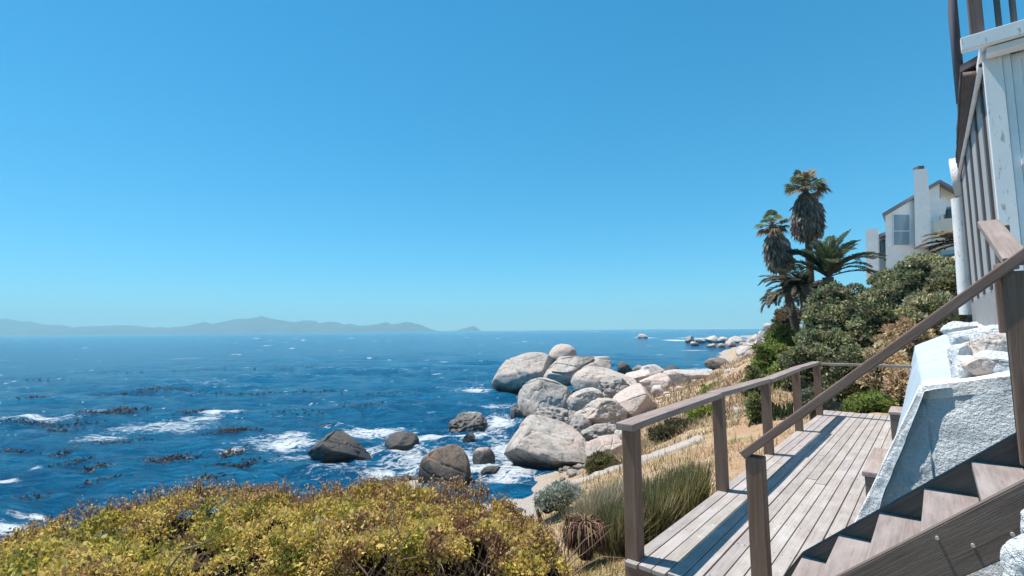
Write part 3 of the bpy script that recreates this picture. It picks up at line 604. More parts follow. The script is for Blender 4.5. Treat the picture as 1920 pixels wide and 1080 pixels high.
# rocks standing in the surf
BL('sea_rock', 'large dark wet rock with a pointed top awash left of the others', (578, 813, 700, 850), 23.8, M_ROCKW, 41, 0.7, -0.25, 0, 6, box=0.62, cuts=3, rough=0.09, extra=[(0.6, -0.1, 0.8, 0.16), (-0.85, -0.1, 0.35, 0.55)], awash=True)
BL('sea_rock', 'small rounded dark rock in the foam right of the pointed rock', (721, 811, 785, 834), 26.3, M_ROCKW, 42, 0.8, 0.0, 0, 5, box=0.8, cuts=4, awash=True)
BL('sea_rock', 'rough knobbly rock farthest out in the foam', (842, 773, 914, 808), 31, M_ROCKD, 43, 0.8, 0.0, 0, 6, box=0.7, cuts=7, rough=0.2, pits=0.12, awash=True)
BL('sea_rock', 'tiny dark rock in the foam below the knobbly rock', (868, 811, 892, 824), 28.2, M_ROCKD, 44, 0.8, 0.0, 0, 5, cuts=6, rough=0.16, awash=True)
BL('sea_rock', 'egg shaped brown boulder at the shore behind the hedge', (786, 838, 882, 912), 20.2, M_ROCKB, 45, 0.85, 0.12, 0, 6, box=0.78, cuts=3, rough=0.06, extra=[(0.3, -0.6, 0.65, 0.68)], awash=True)
BL('sea_rock', 'pinkish washed rock half under foam near the big boulder', (886, 840, 928, 868), 23.5, M_ROCKP, 46, 0.8, 0.0, 0, 5, awash=True)
BL('sea_rock', 'thin dark flat rock awash near the big boulder', (900, 872, 948, 890), 21.5, M_ROCKW, 47, 0.8, 0.1, 0, 5, awash=True)
BL('sea_rock', 'brown square rock showing just over the hedge top', (688, 896, 716, 918), 19.9, M_ROCKB, 48, 0.8, 0.0, 0, 5, awash=True)
BL('sea_rock', 'orange brown rock left of the egg shaped boulder', (736, 902, 762, 918), 19.8, M_ROCKP, 49, 0.8, 0.0, 0, 5, awash=True)
BL('sea_rock', 'white crested rock alone far out on the blue water', (1196, 626, 1216, 635), 330, M_ROCKF, 50, 0.8, 0.0, 0, 4, awash=True)
# stones of the wash zone
def shingle():
    rng = np.random.default_rng(77); pr = []
    for k in range(230):
        u = rng.uniform(640, 1010); v = 905 - 46 * rng.random() ** 1.6 * (0.4 + 0.6 * (u > 820)); c = onz(u, v, SEA); s = rng.uniform(0.08, 0.3)
        Vb, Qb = rock_mesh('s', (s * rng.uniform(.9, 1.4), s, s * rng.uniform(.45, .7)), 500 + k % 12, None, 2)
        g = max(ground(c[0], c[1])[0], SEA - 0.14); a = rng.uniform(0, 6.28); Rm = np.array([[math.cos(a), -math.sin(a), 0], [math.sin(a), math.cos(a), 0], [0, 0, 1]])
        pr.append((Vb @ Rm.T + np.array([c[0], c[1], g + s * 0.12]), Qb))
    V, Q, _ = merge(pr); tag(link('shingle', mesh_np('shingle', V, Q, M_ROCKB, True)), 'loose wet stones along the wash behind the hedge', 'stones', None, 'stuff')
shingle()
def rubble():
    rng = np.random.default_rng(78); pr = []
    for k in range(330):
        if k < 170: u = rng.uniform(1040, 1330); v = np.interp(u, [1040, 1150, 1240, 1330], [860, 825, 765, 725]) + rng.normal() * 14; y = np.interp(u, [1040, 1150, 1240, 1330], [21, 24, 34, 46]) + rng.normal() * 2
        else: u = rng.uniform(1380, 1460); y = rng.uniform(60, 130); 
        x = (u - 960) / F * y; s = rng.uniform(0.25, 1.0) ** 2.2 * 0.34 * (1 if k < 170 else 3.0)
        Vb, Qb = rock_mesh('s', (s * rng.uniform(.9, 1.5), s, s * rng.uniform(.5, .8)), 520 + k % 14, None, 3, box=0.65, cuts=6, rough=0.12); a = rng.uniform(0, 6.28); Rm = np.array([[math.cos(a), -math.sin(a), 0], [math.sin(a), math.cos(a), 0], [0, 0, 1]])
        g = ground(x, y)[0]
        if g < SEA - 0.2: continue
        pr.append((Vb @ Rm.T + np.array([x, y, g + s * 0.2]), Qb))
    V, Q, _ = merge(pr); tag(link('rubble', mesh_np('rubble', V, Q, M_ROCKP, True)), 'loose pale stones scattered between the boulders and along the shore', 'stones', None, 'stuff')
rubble()
# far shore rocks
FR = [((1285, 629, 1302, 641), 215, 'low grey rock at the seaward tip of the far reef, nearest the foam', M_ROCKD), ((1302, 634, 1322, 643), 205, 'pale low rock second from the seaward tip of the far reef', M_ROCKF), ((1318, 632, 1340, 640), 220, 'grey flat rock third along the far reef', M_ROCK),
      ((1324, 629, 1350, 640), 216, 'pale hump with a dark notch in the middle of the far reef', M_ROCKF), ((1294, 640, 1312, 648), 178, 'pale small rock on the near side of the far reef tip', M_ROCKF), ((1346, 631, 1372, 641), 212, 'pale wide rock right of the notched hump on the far reef', M_ROCKF), ((1366, 630, 1402, 643), 205, 'large white smooth rock on the landward half of the far reef', M_ROCKF),
      ((1326, 644, 1346, 653), 160, 'low white rock nearest the cove on the far reef', M_ROCKF), ((1342, 644, 1360, 654), 158, 'pale low rock beside the white one nearest the cove', M_ROCKF), ((1354, 638, 1380, 652), 165, 'broad pale rock between reef and cove', M_ROCKP), ((1384, 641, 1404, 652), 165, 'pale rock with a dark stripe on the landward reef', M_ROCKD), ((1398, 634, 1420, 648), 175, 'leaning pale slab on the landward reef', M_ROCKF),
      ((1408, 626, 1426, 640), 190, 'pale rock at the landward end of the far reef', M_ROCKP), ((1420, 620, 1440, 636), 200, 'white rock below the bushes at the landward end', M_ROCKF), ((1430, 606, 1450, 622), 210, 'white boulder highest under the bushes on the far shore', M_ROCKF),
      ((1380, 648, 1412, 673), 92, 'big rounded pale boulder where the bank meets the cove', M_ROCKF), ((1409, 636, 1432, 670), 86, 'tall pale boulder half behind the green bank', M_ROCKF), ((1323, 671, 1367, 697), 73, 'brown ledge boulder standing at the cove edge', M_ROCKB), ((1352, 683, 1378, 696), 68, 'low pale rock right of the brown ledge boulder', M_ROCKF)]
for k, (bb, y, lb, m) in enumerate(FR): BL('shore_rock', lb, bb, y, m, 200 + k, 0.8, 0.0, 0, 5, box=0.7, cuts=6, rough=0.12, awash=(k < 14))

# ------------------------------------------------------------------ timber deck
D0 = (3.15, -1.1, 0.0)
def Lf(o): return lambda a, b, z: (a - o[0], -(b - o[1]), z - o[2])
def deck():
    L = Lf(D0); root = thing('timber_deck', 'weathered grey plank walkway deck beside the white wall', 'deck', ab(*D0), RZ)
    rng = np.random.default_rng(3); bm = bmesh.new(); lay = None; tints = []
    b = -1.725; k = 0
    while b < -0.46:
        wd = 0.0905; j = rng.uniform(-0.012, 0.03); cut = rng.uniform(5.5, 8.5)
        for a0, a1 in ((3.12 + j, cut - 0.003), (cut + 0.003, 11.05 + rng.uniform(-0.02, 0.02))):
            n0 = len(bm.verts); f0 = len(bm.faces); dz = rng.normal() * 0.0012
            x0, y1, _ = L(a0, b, 0); x1, y0, _ = L(a1, b + wd, 0); box_bm(bm, x0, x1, y0, y1, -0.03 + dz, dz, 0.004)
            bm.faces.ensure_lookup_table(); t = rng.uniform(0.86, 1.1); tints += [(t, t * rng.uniform(.98, 1.01), t * rng.uniform(.97, 1.01))] * (len(bm.faces) - len(tints))
        b += 0.0985
    me = bpy.data.meshes.new('boards'); bm.to_mesh(me); bm.free(); me.materials.append(M_DECK)
    tt = np.concatenate([np.array(tints, np.float32), np.ones((len(tints), 1), np.float32)], 1)
    at_ = me.attributes.new('tint', 'FLOAT_COLOR', 'FACE'); at_.data.foreach_set('color', tt.ravel()[:len(me.polygons) * 4])
    link('boards', me, root)
    nl = []
    for a in np.arange(3.3, 11.0, 0.6):
        for q in range(13):
            for o_ in (0.02, 0.07):
                x, y, _ = L(a + rng.normal() * 0.01, -1.725 + 0.0985 * q + o_ + rng.normal() * 0.004, 0); an = np.linspace(0, 2 * PI, 6, endpoint=False); nl.append((np.concatenate([np.stack([x + 0.0032 * np.cos(an), y + 0.0032 * np.sin(an), np.full(6, 0.003)], 1), np.stack([x + 0.004 * np.cos(an), y + 0.004 * np.sin(an), np.full(6, -0.004)], 1)]), np.array([[0, 1, 2, 3], [0, 3, 4, 5]] + [[k, 6 + k, 6 + (k + 1) % 6, (k + 1) % 6] for k in range(6)])))
    V, Q, _ = merge(nl); link('nail_heads', mesh_np('nail_heads', V, Q, plain('rusty_nail', (0.16, 0.12, 0.10), 0.7)), root)['kind'] = 'stuff'
    beam('fascia', L(3.165, -1.74, -0.125), L(3.165, -0.5, -0.125), 0.045, 0.18, M_POST, root, seg=6, warp=0.004)
    beam('fascia', L(3.2, -1.70, -0.125), L(11.0, -1.70, -0.125), 0.045, 0.18, M_POST, root, seg=8, warp=0.004)
    for bb in (-1.3, -0.8): beam('bearer', L(3.2, bb, -0.11), L(11.0, bb, -0.11), 0.07, 0.15, M_POST, root)
    for a in (3.3, 6.8, 10.4):
        for bb in (-1.6, -0.7): beam('stump', L(a, bb, -0.9), L(a, bb, -0.19), 0.1, 0.1, M_POST, root, up=(1, 0, 0))
deck()
def deck_rail():
    o0 = (3.2, -1.68, 0.0); L = Lf(o0); root = thing('deck_railing', 'brown timber railing along the seaward edge of the deck', 'railing', ab(*o0), RZ)
    pa = [3.21, 5.06, 6.85, 8.65, 10.4]; zt = [0.925, 0.945, 0.925, 0.945, 0.93]
    for k, a in enumerate(pa): beam('post', L(a, -1.695, -0.42 if k == 0 else -0.03), L(a, -1.695, zt[k] - 0.032), 0.1, 0.1, M_POST, root, up=(1, 0, 0), seg=4, warp=0.003, seed=k)
    xs = [3.08, 4.95, 6.85, 8.6, 10.46]
    bm = bmesh.new()
    for k in range(4):
        p0 = L(xs[k] - (0 if k == 0 else 0.0), -1.69 + 0.012 * (-1) ** k, zt[k] - 0.006); p1 = L(xs[k + 1], -1.69 + 0.012 * (-1) ** k, zt[k + 1] - 0.006 + 0.004 * k)
        beam('top_rail', p0, p1, 0.135, 0.05, M_RAIL, root, seg=12, warp=0.009, seed=k + 2, bev=0.008)
    beam('end_rail', L(10.4, -1.62, 0.925), L(10.4, -0.35, 0.925), 0.11, 0.045, M_RAIL, root, seg=4, warp=0.004)
deck_rail()

# ------------------------------------------------------------------ staircase with its rail
def stair():
    o0 = (3.0, -0.6, 0.0); L = Lf(o0); sl = 0.168 / 0.193
    root = thing('staircase', 'brown open timber stair climbing from the deck to the house', 'stairs', ab(*o0), RZ)
    def zt(b): return 0.262 + sl * (b + 0.68)
    c = math.cos(math.atan(sl)); hh = 0.2
    for a, b0, b1 in ((3.4, -0.69, 1.9), (2.6, -0.74, 1.9)):
        # plank with a plumb cut foot
        bm = bmesh.new(); th = 0.022; pts = [(b0, zt(b0)), (b1, zt(b1)), (b1, zt(b1) - hh / c), (b0 - 0.02, max(-0.02, zt(b0) - hh / c))]
        if a > 3: pts = [(b0, zt(b0)), (b1, zt(b1)), (b1, zt(b1) - hh / c), (b0 + 0.13, 0.003), (b0 - 0.1, 0.003), (b0 - 0.1, 0.1)]
        r0 = [bm.verts.new((0, 0, 0)) for _ in pts]; 
        Mx = Matrix.Translation(Vector(L(a, b0, zt(b0)))) @ Matrix.Rotation(-PI / 2, 4, 'Z') @ Matrix.Rotation(-math.atan(sl), 4, 'Y')
        inv = Mx.inverted()
        for v, (b, z) in zip(r0, pts): v.co = inv @ Vector(L(a - th, b, z))
        r1 = [bm.verts.new(inv @ Vector(L(a + th, b, z))) for b, z in pts]; n = len(pts)
        bm.faces.new(r0); bm.faces.new(r1[::-1])
        for k in range(n): bm.faces.new((r0[k], r0[(k + 1) % n], r1[(k + 1) % n], r1[k])[::-1])
        bmesh.ops.recalc_face_normals(bm, faces=bm.faces[:]); bmesh.ops.bevel(bm, geom=bm.edges[:], offset=0.005, segments=2, affect='EDGES')
        link('stringer', mesh_bm('stringer', bm, M_STRING), root, Mx)
    for k in range(12):
        b = -0.68 + 0.193 * k; z = 0.252 + 0.168 * k
        if k == 0: z -= 0.004
        beam('tread', L(2.626, b + 0.10, z - 0.02), L(3.374, b + 0.10, z - 0.02), 0.205, 0.04, M_TREAD, root, seg=5, warp=0.003, seed=k, bev=0.007)
    for u, v in ((1757, 1007), (1824, 1021), (1898, 1000)):
        q = ona(u, v, 2.578); bb, zz = q @ B, q[2]; bm = bmesh.new(); bmesh.ops.create_cone(bm, segments=8, radius1=0.007, radius2=0.005, depth=0.016, cap_ends=True)
        link('bolt', mesh_bm('bolt', bm, M_METAL), root, Matrix.Translation(Vector(L(2.57, bb, zz))) @ Matrix.Rotation(PI / 2, 4, 'Y'))
    o1 = (3.33, -0.93, 0.0); L = Lf(o1); rl = thing('stair_railing', 'brown timber handrail sloping up along the stair', 'railing', ab(*o1), RZ)
    q0 = ona(1396, 852, 3.33); q1 = ona(1920, 478, 3.33); d = (q1 - q0) / np.linalg.norm(q1 - q0)
    p0 = q0; p1 = q0 + d * 2.75
    beam('handrail', L(p0 @ A, p0 @ B, p0[2]), L(p1 @ A, p1 @ B, p1[2]), 0.11, 0.05, M_SRAIL, rl, seg=8, warp=0.004, seed=5, bev=0.008)
    def zr(b): return p0[2] + (b - p0 @ B) * (d[2] / (d @ B))
    beam('post', L(3.33, -0.905, -0.03), L(3.33, -0.905, zr(-0.905) - 0.055), 0.1, 0.09, M_POST, rl, up=(1, 0, 0), seg=4, warp=0.003)
    beam('post', L(3.335, 0.315, 0.945), L(3.335, 0.315, zr(0.315) - 0.055), 0.12, 0.085, M_POST, rl, up=(1, 0, 0), seg=3, warp=0.002)
    # rail of the upper landing turning along the house
    o2 = (3.45, 0.33, 1.0); L = Lf(o2); ul = thing('landing_railing', 'short grey rail rising along the house wall from the stair head', 'railing', ab(*o2), RZ)
    q0 = ona(1908, 490, 3.5); q1 = ona(1853, 419, 4.6)
    beam('handrail', L(q0 @ A, q0 @ B, q0[2]), L(q1 @ A, q1 @ B, q1[2]), 0.105, 0.045, M_RAIL, ul, seg=3, warp=0.003, bev=0.007)
    q = ona(1879, 432, 4.62); beam('post', L(4.62, q @ B, 1.6), L(4.62, q @ B, q[2] + 0.03), 0.07, 0.07, M_POST, ul, up=(1, 0, 0))
    q = ona(1872, 503, 4.3); q2 = ona(1900, 497, 3.9)
    beam('brace', L(q @ A, q @ B, q[2]), L(q2 @ A, q2 @ B, q2[2]), 0.05, 0.05, M_RAIL, ul)
    beam('baluster', L(4.3, q @ B, 1.55), L(4.3, q @ B, q[2] - 0.025), 0.05, 0.05, M_POST, ul, up=(1, 0, 0))
stair()
def seat(label, a0, a1, z, b0=-0.80, b1=-0.36):
    o = ((a0 + a1) / 2, -0.6, 0.0); L = Lf(o); root = thing('wooden_seat', label, 'bench', ab(*o), RZ, 'timber box seats along the white wall')
    beam('top', L(a0, (b0 + b1) / 2, z - 0.022), L(a1, (b0 + b1) / 2, z - 0.022), b1 - b0, 0.045, M_SEAT, root, seg=3, warp=0.004, bev=0.01)
    beam('end_panel', L(a0 + 0.03, b0 + 0.02, (z - 0.05) / 2 + 0.002), L(a0 + 0.03, b1, (z - 0.05) / 2 + 0.002), 0.04, z - 0.05, M_STRING, root)
    beam('end_panel', L(a1 - 0.03, b0 + 0.02, (z - 0.05) / 2 + 0.002), L(a1 - 0.03, b1, (z - 0.05) / 2 + 0.002), 0.04, z - 0.05, M_STRING, root)
    beam('front_panel', L(a0 + 0.05, b0 + 0.03, (z - 0.05) / 2 + 0.002), L(a1 - 0.05, b0 + 0.03, (z - 0.05) / 2 + 0.002), 0.035, z - 0.05, M_STRING, root)
seat('nearer low box seat of brown timber against the white wall', 5.02, 6.05, 0.40, -0.545, -0.36)
seat('farther low box seat of brown timber against the white wall', 8.7, 9.3, 0.40, -0.585, -0.40)

# ------------------------------------------------------------------ whitewashed retaining wall
def loft(near, far, n, m, amp, scale, seed, mat, name, parent, base):
    """surface between two profiles of 3D points, roughened; near and far are lists of points"""
    def resamp(p, m):
        p = np.array(p, float); s = np.concatenate([[0], np.cumsum(np.linalg.norm(np.diff(p, axis=0), axis=1))]); t = np.linspace(0, s[-1], m)
        return np.stack([np.interp(t, s, p[:, k]) for k in range(3)], 1)
    def resk(p, q, m):          # keep the corners of both profiles aligned
        k = len(p) - 1; mm = max(2, m // k); P = []; Qq = []
        for i in range(k):
            t = np.linspace(0, 1, mm, endpoint=(i == k - 1))[:, None]
            P.append(np.array(p[i]) * (1 - t) + np.array(p[i + 1]) * t); Qq.append(np.array(q[i]) * (1 - t) + np.array(q[i + 1]) * t)
        return np.concatenate(P), np.concatenate(Qq)
    P, Q_ = resk(near, far, m); t = np.linspace(0, 1, n)[:, None, None]; G = P[None] * (1 - t) + Q_[None] * t; m = G.shape[1]
    gu = np.gradient(G, axis=0); gv = np.gradient(G, axis=1); N = np.cross(gu, gv); N /= np.linalg.norm(N, axis=2)[:, :, None] + 1e-9
    V = G.reshape(-1, 3); d = fbm(V * scale, 5, seed, 0.6) * amp; V = V + N.reshape(-1, 3) * d[:, None]
    i = np.arange(n - 1)[:, None] * m; j = np.arange(m - 1)[None]
    Q = np.stack([i + j, i + m + j, i + m + j + 1, i + j + 1], -1).reshape(-1, 4)
    return link(name, mesh_np(name, V - np.array(base), Q, mat, True), parent)
def hexa(name, C8, cuts, amp, scale, seed, mat, parent, base=(0, 0, 0), bev=0.0):
    """a roughened block from 8 corners: bottom 4 anticlockwise, then top 4"""
    bm = bmesh.new(); vs = [bm.verts.new(Vector(np.array(c) - np.array(base))) for c in C8]
    for f in ((3, 2, 1, 0), (4, 5, 6, 7), (0, 1, 5, 4), (1, 2, 6, 5), (2, 3, 7, 6), (3, 0, 4, 7)): bm.faces.new([vs[i] for i in f])
    bmesh.ops.recalc_face_normals(bm, faces=bm.faces[:])
    if bev: bmesh.ops.bevel(bm, geom=bm.edges[:], offset=bev, segments=2, affect='EDGES')
    if cuts: bmesh.ops.subdivide_edges(bm, edges=bm.edges[:], cuts=cuts, use_grid_fill=True)
    bm.normal_update(); P = np.array([v.co[:] for v in bm.verts]) + np.array(base)
    if amp:
        d = fbm(P * scale, 5, seed, 0.6) * amp
        for v, q in zip(bm.verts, d): v.co += v.normal * q
    return link(name, mesh_bm(name, bm, mat, True), parent)
def wall():
    base = ab(6, 0, 0); root = thing('retaining_wall', 'whitewashed battered stone wall between deck and house', 'wall', base)
    pn = [ona(1615, 985, 3.95) - np.array([0, 0, 0.12]), ona(1735, 735, 4.02), ona(1797, 712, 4.05) - np.array([0, 0, .05]), ab(4.05, 0.32, 1.3), ab(4.05, 1.2, 1.42), ab(4.05, 1.2, -0.2)]
    pf = [ab(11.15, -0.57, -0.1), ona(1715, 648, 11.15), ona(1784, 622, 11.15), ab(11.15, 0.45, 1.66), ab(11.15, 1.2, 1.68), ab(11.15, 1.2, -0.2)]
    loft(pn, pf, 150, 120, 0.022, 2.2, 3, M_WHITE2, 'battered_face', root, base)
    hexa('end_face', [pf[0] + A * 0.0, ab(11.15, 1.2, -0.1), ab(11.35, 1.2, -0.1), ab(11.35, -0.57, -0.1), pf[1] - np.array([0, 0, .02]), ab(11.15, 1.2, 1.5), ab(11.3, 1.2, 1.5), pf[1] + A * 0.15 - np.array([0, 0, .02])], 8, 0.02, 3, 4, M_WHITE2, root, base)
    # wing wall facing the stair
    fa = lambda b_, z_: 4.0 - 0.2 * (b_ + 0.45) + 0.12 * z_
    q = [ona(1612, 992, 4.03), None, ona(1735, 735, 4.07), ona(1900, 700, 4.0)]; bq0, bq2 = q[0] @ B, q[2] @ B
    w0 = [ab(fa(bq0, -.25), bq0 - 0.03, -0.25), ab(fa(bq2, -.25), 0.02 + bq2, -0.25), ab(4.26, bq2 + 0.02, -0.25), ab(4.22, bq0, -0.25),
          q[0] + np.array([0, 0, 0.1]), q[2], q[2] + A * 0.24, q[0] + A * 0.2 + np.array([0, 0, 0.1])]
    hexa('wing', w0, 40, 0.02, 8, 11, M_WHITE, root, base)
    e = q[3] + B * 0.9 - A * 0.16 + np.array([0, 0, 0.16])
    w1 = [ab(fa(bq2, -.25) + 0.012, q[2] @ B - 0.02, -0.25), ab(fa(e @ B, -.25) + 0.012, e @ B, -0.25), ab(4.3, e @ B, -0.25), ab(4.3, q[2] @ B - 0.02, -0.25), q[2] + A * 0.012 - B * 0.02 - np.array([0, 0, .01]), e, e + A * 0.3, q[2] + A * 0.28 - B * 0.02]
    hexa('wing', w1, 40, 0.02, 8, 12, M_WHITE, root, base)
    cp = [q[2] + A * 0.004 - B * 0.015, e + A * 0.006, e + A * 0.5, q[2] + A * 0.36 - B * 0.015]
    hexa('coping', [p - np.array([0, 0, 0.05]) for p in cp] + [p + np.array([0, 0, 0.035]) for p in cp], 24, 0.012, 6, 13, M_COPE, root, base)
    ed = (q[2] - q[0]) / np.linalg.norm(q[2] - q[0]); nn = np.cross(A, ed); nn = nn if nn @ B < 0 else -nn; c0 = q[0] - ed * 0.1
    hexa('coping', [c0 + A * 0.004 - nn * .02, q[2] + A * 0.004 - nn * .02, q[2] + A * .3 - nn * .02, c0 + A * .26 - nn * .02, c0 + A * 0.004 + nn * .035, q[2] + A * 0.004 + nn * .035, q[2] + A * .3 + nn * .035, c0 + A * .26 + nn * .035], 24, 0.008, 7, 17, M_COPE, root, base)
    # rough capping stones set in whitewash under the house
    rng = np.random.default_rng(8)
    for k, (u0, v0, u1, v1, aa, mt) in enumerate([(1786, 648, 1822, 690, 4.9, M_WHITE), (1790, 682, 1830, 712, 4.5, M_WHITE), (1806, 672, 1852, 706, 4.35, M_ROCKP), (1818, 628, 1900, 690, 5.0, M_ROCKF), (1800, 612, 1880, 650, 6.0, M_WHITE), (1840, 612, 1930, 655, 5.6, M_WHITE), (1850, 660, 1935, 700, 4.5, M_WHITE), (1770, 604, 1820, 628, 7.5, M_WHITE), (1786, 628, 1812, 656, 5.6, M_WHITE)]):
        c = ona((u0 + u1) / 2, (v0 + v1) / 2, aa); y = c[1]; V, Q = rock_mesh('stone', ((u1 - u0) / 2 * y / F * 1.1, (u1 - u0) / 2 * y / F, (v1 - v0) / 2 * y / F * 1.15), 300 + k, mt, 5, box=0.65, cuts=6, rough=0.12)
        o = link('stone', mesh_np('stone', V, Q, mt, True), root, Matrix.Translation(Vector(c - base)))
        if mt is M_ROCKP: o['label'] = 'bare pink stone'
    hexa('rubble_cap', [ab(4.3, 0.06, 0.9), ab(4.3, 1.2, 0.9), ab(10.8, 1.2, 0.9), ab(10.8, 0.1, 0.9), ab(4.3, 0.10, 1.36), ab(4.3, 1.2, 1.42), ab(10.8, 1.2, 1.68), ab(10.8, 0.22, 1.62)], 40, 0.09, 3.2, 31, M_WHITE, root, base)
wall()
def near_stones():
    for k, (bb, y, lb) in enumerate([((1936, 946, 2056, 1032), 1.5, 'lumpy whitewashed stone beside the stair, upper one at the picture edge'), ((1902, 1016, 2066, 1160), 1.4, 'bigger lumpy whitewashed stone beside the stair foot, the lower one')]):
        boulder('whitewashed_stone', lb, bb, y, M_WHITE, 340 + k, 0.7, 0.0, 0, 6, box=0.6, cuts=7, rough=0.12, cat='stone')
    o = thing('garden_wall', 'rendered wall under the stair, coloured teal grey as in shade', 'wall', ab(2.0, 0.6, 0)); base = ab(2.0, 0.6, 0)
    m = plain('shade_tinted_render', (0.34, 0.42, 0.42), 0.9, 0.1, 0.2, 5, 0.5)  # teal grey puts the shade under the stair into the colour
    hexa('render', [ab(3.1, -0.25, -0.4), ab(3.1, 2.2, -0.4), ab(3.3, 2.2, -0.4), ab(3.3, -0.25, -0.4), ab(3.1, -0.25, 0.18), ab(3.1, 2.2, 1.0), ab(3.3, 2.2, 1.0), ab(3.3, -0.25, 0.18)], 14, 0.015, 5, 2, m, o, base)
near_stones()

# ------------------------------------------------------------------ the near house
def near_house():
    o0 = (6.0, 0.5, 1.6); L = Lf(o0); root = thing('beach_house', 'grey board and batten house with flaking white trim at the right edge', 'house', ab(*o0), RZ)
    def bx(a0, a1, b0, b1, z0, z1):
        p = L(a0, b1, z0); q = L(a1, b0, z1); return (p[0], q[0], p[1], q[1], p[2], q[2])
    boxes('side_wall', [bx(6.05, 12.0, 0.52, 0.7, 1.62, 4.25)], M_GREY, root, 0.003)
    boxes('plinth', [bx(6.02, 12.04, 0.508, 0.519, 1.55, 2.0)], plain('darker_grey_plinth', (0.27, 0.26, 0.26), 0.8), root, 0.004)
    for a in (6.75, 7.7, 8.8, 10.0, 11.5): boxes('batten', [bx(a, a + 0.15, 0.497, 0.519, 2.003, 4.2)], M_BATTEN, root, 0.003)
    boxes('front_wall', [bx(6.06, 6.2, 0.72, 2.6, 1.3, 4.1)], M_WPLAIN, root, 0.003)
    boxes('corner_board', [bx(5.97, 6.045, 0.478, 0.60, 1.3, 4.06)], M_WPAINT, root, 0.004)
    boxes('pilaster', [bx(5.99, 6.055, 0.603, 0.655, 1.3, 4.05)], M_WPLAIN, root, 0.004)
    win = boxes('window', [bx(6.02, 6.058, 0.66, 0.72, 2.6, 3.95), bx(6.02, 6.058, 1.5, 1.56, 2.6, 3.95), bx(6.015, 6.058, 0.66, 1.56, 3.95, 4.0), bx(5.95, 6.058, 0.65, 1.58, 2.98, 3.03), bx(6.02, 6.058, 0.66, 1.56, 2.58, 2.64)], M_WPLAIN, root, 0.003)
    boxes('pane', [bx(6.04, 6.05, 0.722, 1.498, 3.032, 3.2)], M_GLASSD, win, 0.001); boxes('shutter', [bx(6.03, 6.05, 0.722, 1.498, 3.203, 3.948)], M_WPLAIN, win, 0.002)
    boxes('panel', [bx(6.035, 6.055, 0.722, 1.498, 2.642, 2.978)], M_WPLAIN, win, 0.002)
    # white fascia of the flat front roof
    boxes('fascia', [bx(5.76, 5.82, 0.335, 2.4, 4.05, 4.175)], M_WPAINT, root, 0.006)
    boxes('flat_roof', [bx(5.823, 6.5, 0.47, 2.4, 4.08, 4.16)], M_WPAINT, root, 0.004)
    boxes('trim', [bx(5.825, 5.96, 0.50, 2.4, 3.99, 4.045)], M_WPLAIN, root, 0.004)
    # eave: timber soffit, tile edge, gutter
    I = np.array
    base = ab(*o0); Ri = np.array(Matrix.Rotation(-RZ, 3, 'Z'))
    def hx(name, C8, mat, cuts=0, amp=0, scale=1, seed=0):
        return hexa(name, [Ri @ (np.array(c) - base) for c in C8], cuts, amp, scale, seed, mat, root, (0, 0, 0))
    e0 = ab(6.52, 0.372, 4.1); e1 = ab(11.6, 0.475, 4.44)
    hx('soffit', [e0, ab(6.52, 0.53, 4.06), ab(12.1, 0.53, 4.27), e1, e0 + I([0, 0, .05]), ab(6.52, 0.53, 4.12), ab(12.1, 0.53, 4.46), e1 + I([0, 0, .05])], M_EAVE)
    hx('roof', [e0 - B * .015 + I([0, 0, .055]), ab(6.52, 2.2, 4.9), ab(12.1, 2.2, 5.2), e1 - B * .015 + I([0, 0, .055]), e0 - B * .015 + I([0, 0, .13]), ab(6.52, 2.2, 5.0), ab(12.1, 2.2, 5.3), e1 - B * .015 + I([0, 0, .13])], M_TILE, 16, 0.02, 5, 5)
    p0 = ab(6.05, 0.475, 3.99); p1 = ab(12.1, 0.485, 4.3)
    V, Q = tube_np([Ri @ (p0 - base), Ri @ (p1 - base)], 0.022, 8); link('gutter', mesh_np('gutter', V, Q, M_WPAINT, True), root)
    # rain head and downpipe at the far corner
    h0 = ona(1797, 368, 12.2); h1 = ona(1796, 299, 12.2); ax = (h1 - h0); hw = 0.125
    hx('rain_head', [h0 - B * .05 - A * .1, h0 + B * .05 - A * .1, h0 + B * .05 + A * .1, h0 - B * .05 + A * .1, h1 - B * hw - A * .15, h1 + B * hw - A * .15, h1 + B * hw + A * .15, h1 - B * hw + A * .15], M_COPE)
    pp = [ona(1796, 372, 12.2), ona(1802, 450, 12.2), ona(1808, 540, 12.2), ona(1812, 590, 12.2)]
    V, Q = tube_np([Ri @ (p - base) for p in pp], 0.1, 12); link('downpipe', mesh_np('downpipe', V, Q, M_WPAINT, True), root)
    # upper terrace: boarded screen, posts and balusters
    hx('screen', [ab(6.55, 0.355, 4.25), ab(6.55, 0.385, 4.25), ab(8.6, 0.43, 4.55), ab(8.6, 0.40, 4.55), ab(6.55, 0.355, 5.6), ab(6.55, 0.385, 5.6), ab(8.6, 0.43, 5.8), ab(8.6, 0.40, 5.8)], M_TILE)
    q = ona(1832, 60, 5.95); beam('terrace_post', L(5.95, q @ B, 4.162), L(5.95, q @ B, 5.5), 0.09, 0.14, M_EAVE, root, up=(1, 0, 0))
    for u in (1872, 1901):
        q = ona(u, 35, 5.95); beam('baluster', L(5.95, q @ B, 4.162), L(5.95, q @ B, 5.4), 0.04, 0.04, M_BATTEN, root, up=(1, 0, 0))
    beam('terrace_rail', L(5.95, 0.42, 5.45), L(5.95, 2.3, 5.45), 0.08, 0.05, M_EAVE, root)
near_house()

